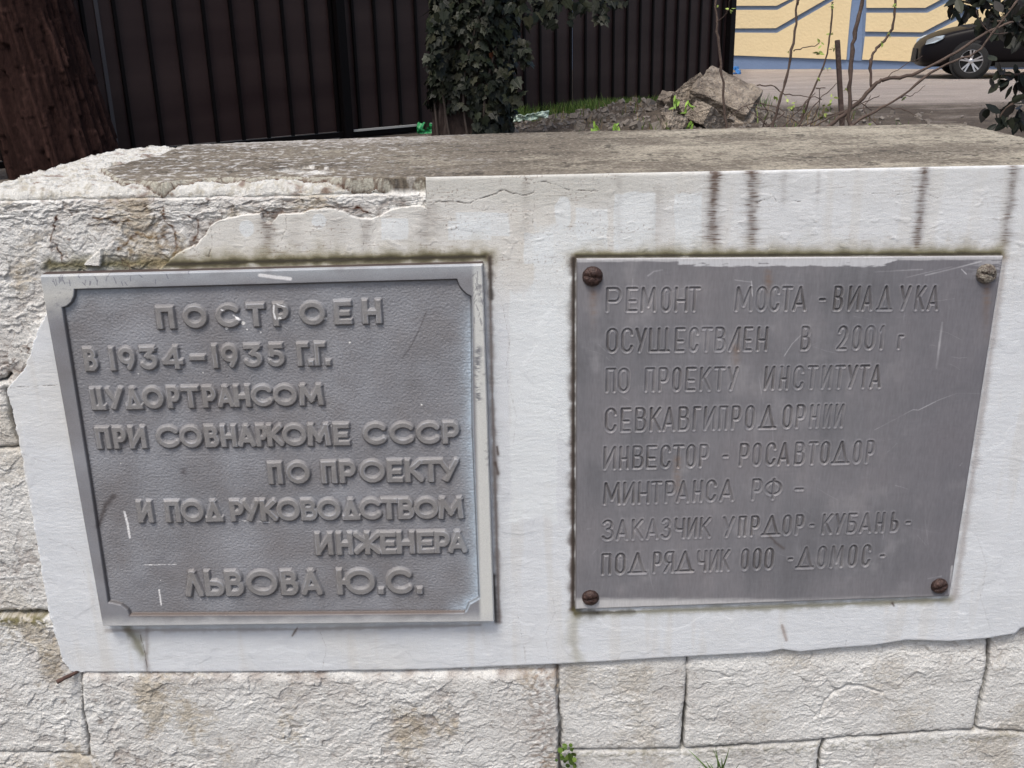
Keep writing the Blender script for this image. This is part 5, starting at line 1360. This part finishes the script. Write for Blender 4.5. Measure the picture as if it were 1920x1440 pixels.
def wheel(x, y):
    wroot = bpy.data.objects.new('wheel', None); COL.objects.link(wroot); wroot.parent = caro; wroot.location = tuple(cw(x, y, .335)-base_of(caro))
    R_ = .335
    mb = MB(); mb.lathe([(.215, -.10), (.30, -.10), (R_-.008, -.085), (R_, -.05), (R_, .05), (R_-.008, .085), (.30, .10), (.215, .10), (.215, -.10)], cw(x, y, R_), cY, 48, False); mb.build('tyre', M_tyre, wroot, True)
    mb = MB(); mb.lathe([(.222, -.085), (.226, -.098), (.212, -.100), (.205, -.085), (.20, -.02), (.05, -.0)], cw(x, y, R_), cY, 48, False)
    for a in range(5):
        for o_ in (-.13, .13):
            t_ = a*2*math.pi/5+.3; d0 = cX*math.cos(t_+o_*.9)+np.array([0, 0, math.sin(t_+o_*.9)]); d1 = cX*math.cos(t_+o_*1.3)+np.array([0, 0, math.sin(t_+o_*1.3)])
            p0 = cw(x, y, R_)+d0*.035-cY*.075; p1 = cw(x, y, R_)+d1*.212-cY*.092
            e_ = (p1-p0)/np.linalg.norm(p1-p0); mb.box((p0+p1)/2, (np.linalg.norm(p1-p0), .03, .018), np.array([e_, np.cross(e_, cY), cY]))
    mb.lathe([(.045, -.06), (.05, -.085), (.03, -.095), (.005, -.097)], cw(x, y, R_), cY, 24)
    mb.build('rim', M_rim, wroot)
    mb = MB(); mb.lathe([(.20, .0), (.20, .012)], cw(x, y, R_), cY, 32); mb.build('brake_disc', M_blk, wroot)
for x in (0, 2.65):
    mb = MB(); mb.lathe([(.385, -.012), (.385, .05), (.30, .06)], cw(x, .0, .345), cY, 40); mb.build('wheel_arch', M_blk, caro)
    wheel(x, .075-.06); wheel(x, 1.8-.06)
# headlights, grille, sills, windows
def lampm(side):
    y0 = .07 if side < 0 else 1.73
    s = -1 if side < 0 else 1
    mb = MB()
    pts = [cw(-.80, y0+.10*-s*-1*0+(.055 if s < 0 else -.055), .70), cw(-.66, y0+(.0 if s < 0 else .0), .755), cw(-.50, y0+(-.03 if s < 0 else .03), .775), cw(-.53, y0+(-.035 if s < 0 else .035), .715), cw(-.66, y0+(-.01 if s < 0 else .01), .655), cw(-.82, y0+(.10 if s < 0 else -.10), .625)]
    mb.prism(pts, -s*-1*cY*.0+(-cX*.03+cY*(.03*s))); return mb.build('headlight', M_lamp, caro, bevel=.006)
lampm(-1); lampm(1)
mb = MB(); mb.prism([cw(-.945, .55, .30), cw(-.945, 1.25, .30), cw(-.93, 1.2, .56), cw(-.93, .6, .56)], -cX*.02); mb.build('grille', M_blk, caro)
patch('side_window', [(.95, .10, 1.02), (1.75, .115, 1.02), (1.75, .30, 1.40), (1.40, .29, 1.36)], M_glass, .02)
patch('side_window', [(1.82, .115, 1.02), (2.75, .115, 1.02), (2.6, .30, 1.38), (1.82, .31, 1.40)], M_glass, .02)
mb = MB(); mb.prism([cw(.72, .35, 1.06), cw(.72, 1.45, 1.06), cw(1.33, 1.38, 1.40), cw(1.33, .42, 1.40)], (-cX*.03+np.array([0, 0, .03]))); mb.build('windscreen', M_glass, caro)
mb = MB(); mb.box(cw(1.3, -.005, .26), (1.7, .03, .1), np.array([cX, cY, [0, 0, 1]])); mb.build('sill', M_blk, caro)

# ================================================================== WEEDS AT THE WALL'S FOOT
def tuft(name, px, py, pxs, label, Y=-.03):
    b0 = hY(px, py, Y); V_ = []; F_ = []
    for (tx, ty, wd) in pxs:
        e_ = hY(tx, ty, Y-RNG.uniform(.0, .06)); st_ = b0+np.array([RNG.normal(0, .008), RNG.normal(0, .006), 0])
        q = [st_*(1-t_)+e_*t_+np.array([0, -.015*math.sin(math.pi*t_), .012*math.sin(math.pi*t_)]) for t_ in np.linspace(0, 1, 7)]
        sd = np.cross((e_-st_)/np.linalg.norm(e_-st_), [0, 1, 0])
        k0 = len(V_)
        for j, c in enumerate(q):
            ww = wd*(1-(j/6)**2)*.5+.0002
            V_ += [c-sd*ww, c+sd*ww+np.array([0, -.001, 0])]
        F_ += [(k0+2*j, k0+2*j+1, k0+2*j+3, k0+2*j+2) for j in range(6)]
    o = mesh_py(name, V_, F_, mat('fresh_grass', (.075, .15, .035), .5, noise=(20, (.13, .2, .05))), None, True)
    return tag(o, label, 'grass tuft')
tuft('grass_tuft', 1345, 1462, [(1290, 1405, .004), (1322, 1425, .004), (1337, 1405, .005), (1341, 1400, .004), (1368, 1398, .005), (1388, 1428, .004), (1352, 1420, .006), (1330, 1430, .004), (1360, 1435, .005), (1310, 1438, .004), (1375, 1445, .004)], 'tuft of thin green grass blades at the foot of the parapet')
cs = []; sz = []; ns = []
for i in range(45):
    t_ = RNG.random(); c0 = hY(1064+RNG.normal(0, 7), 1396+t_*60, -.014)
    cs.append(c0+RNG.normal(0, .004, 3)); sz.append(RNG.uniform(.006, .014)); ns.append(np.array([RNG.normal(0, .5), -1, .4]))
o = leaf_cloud('creeping_weed', cs, sz, [(0, 0), (.35, .15), (.5, .5), (.3, .85), (0, 1), (-.3, .85), (-.5, .5), (-.35, .15)], M_leaf, None, ns, np.array([[.07, .12, .02], [.10, .15, .03], [.045, .08, .015]]))
tag(o, 'small round leaved weed growing in the open joint left of the grass tuft', 'weed')
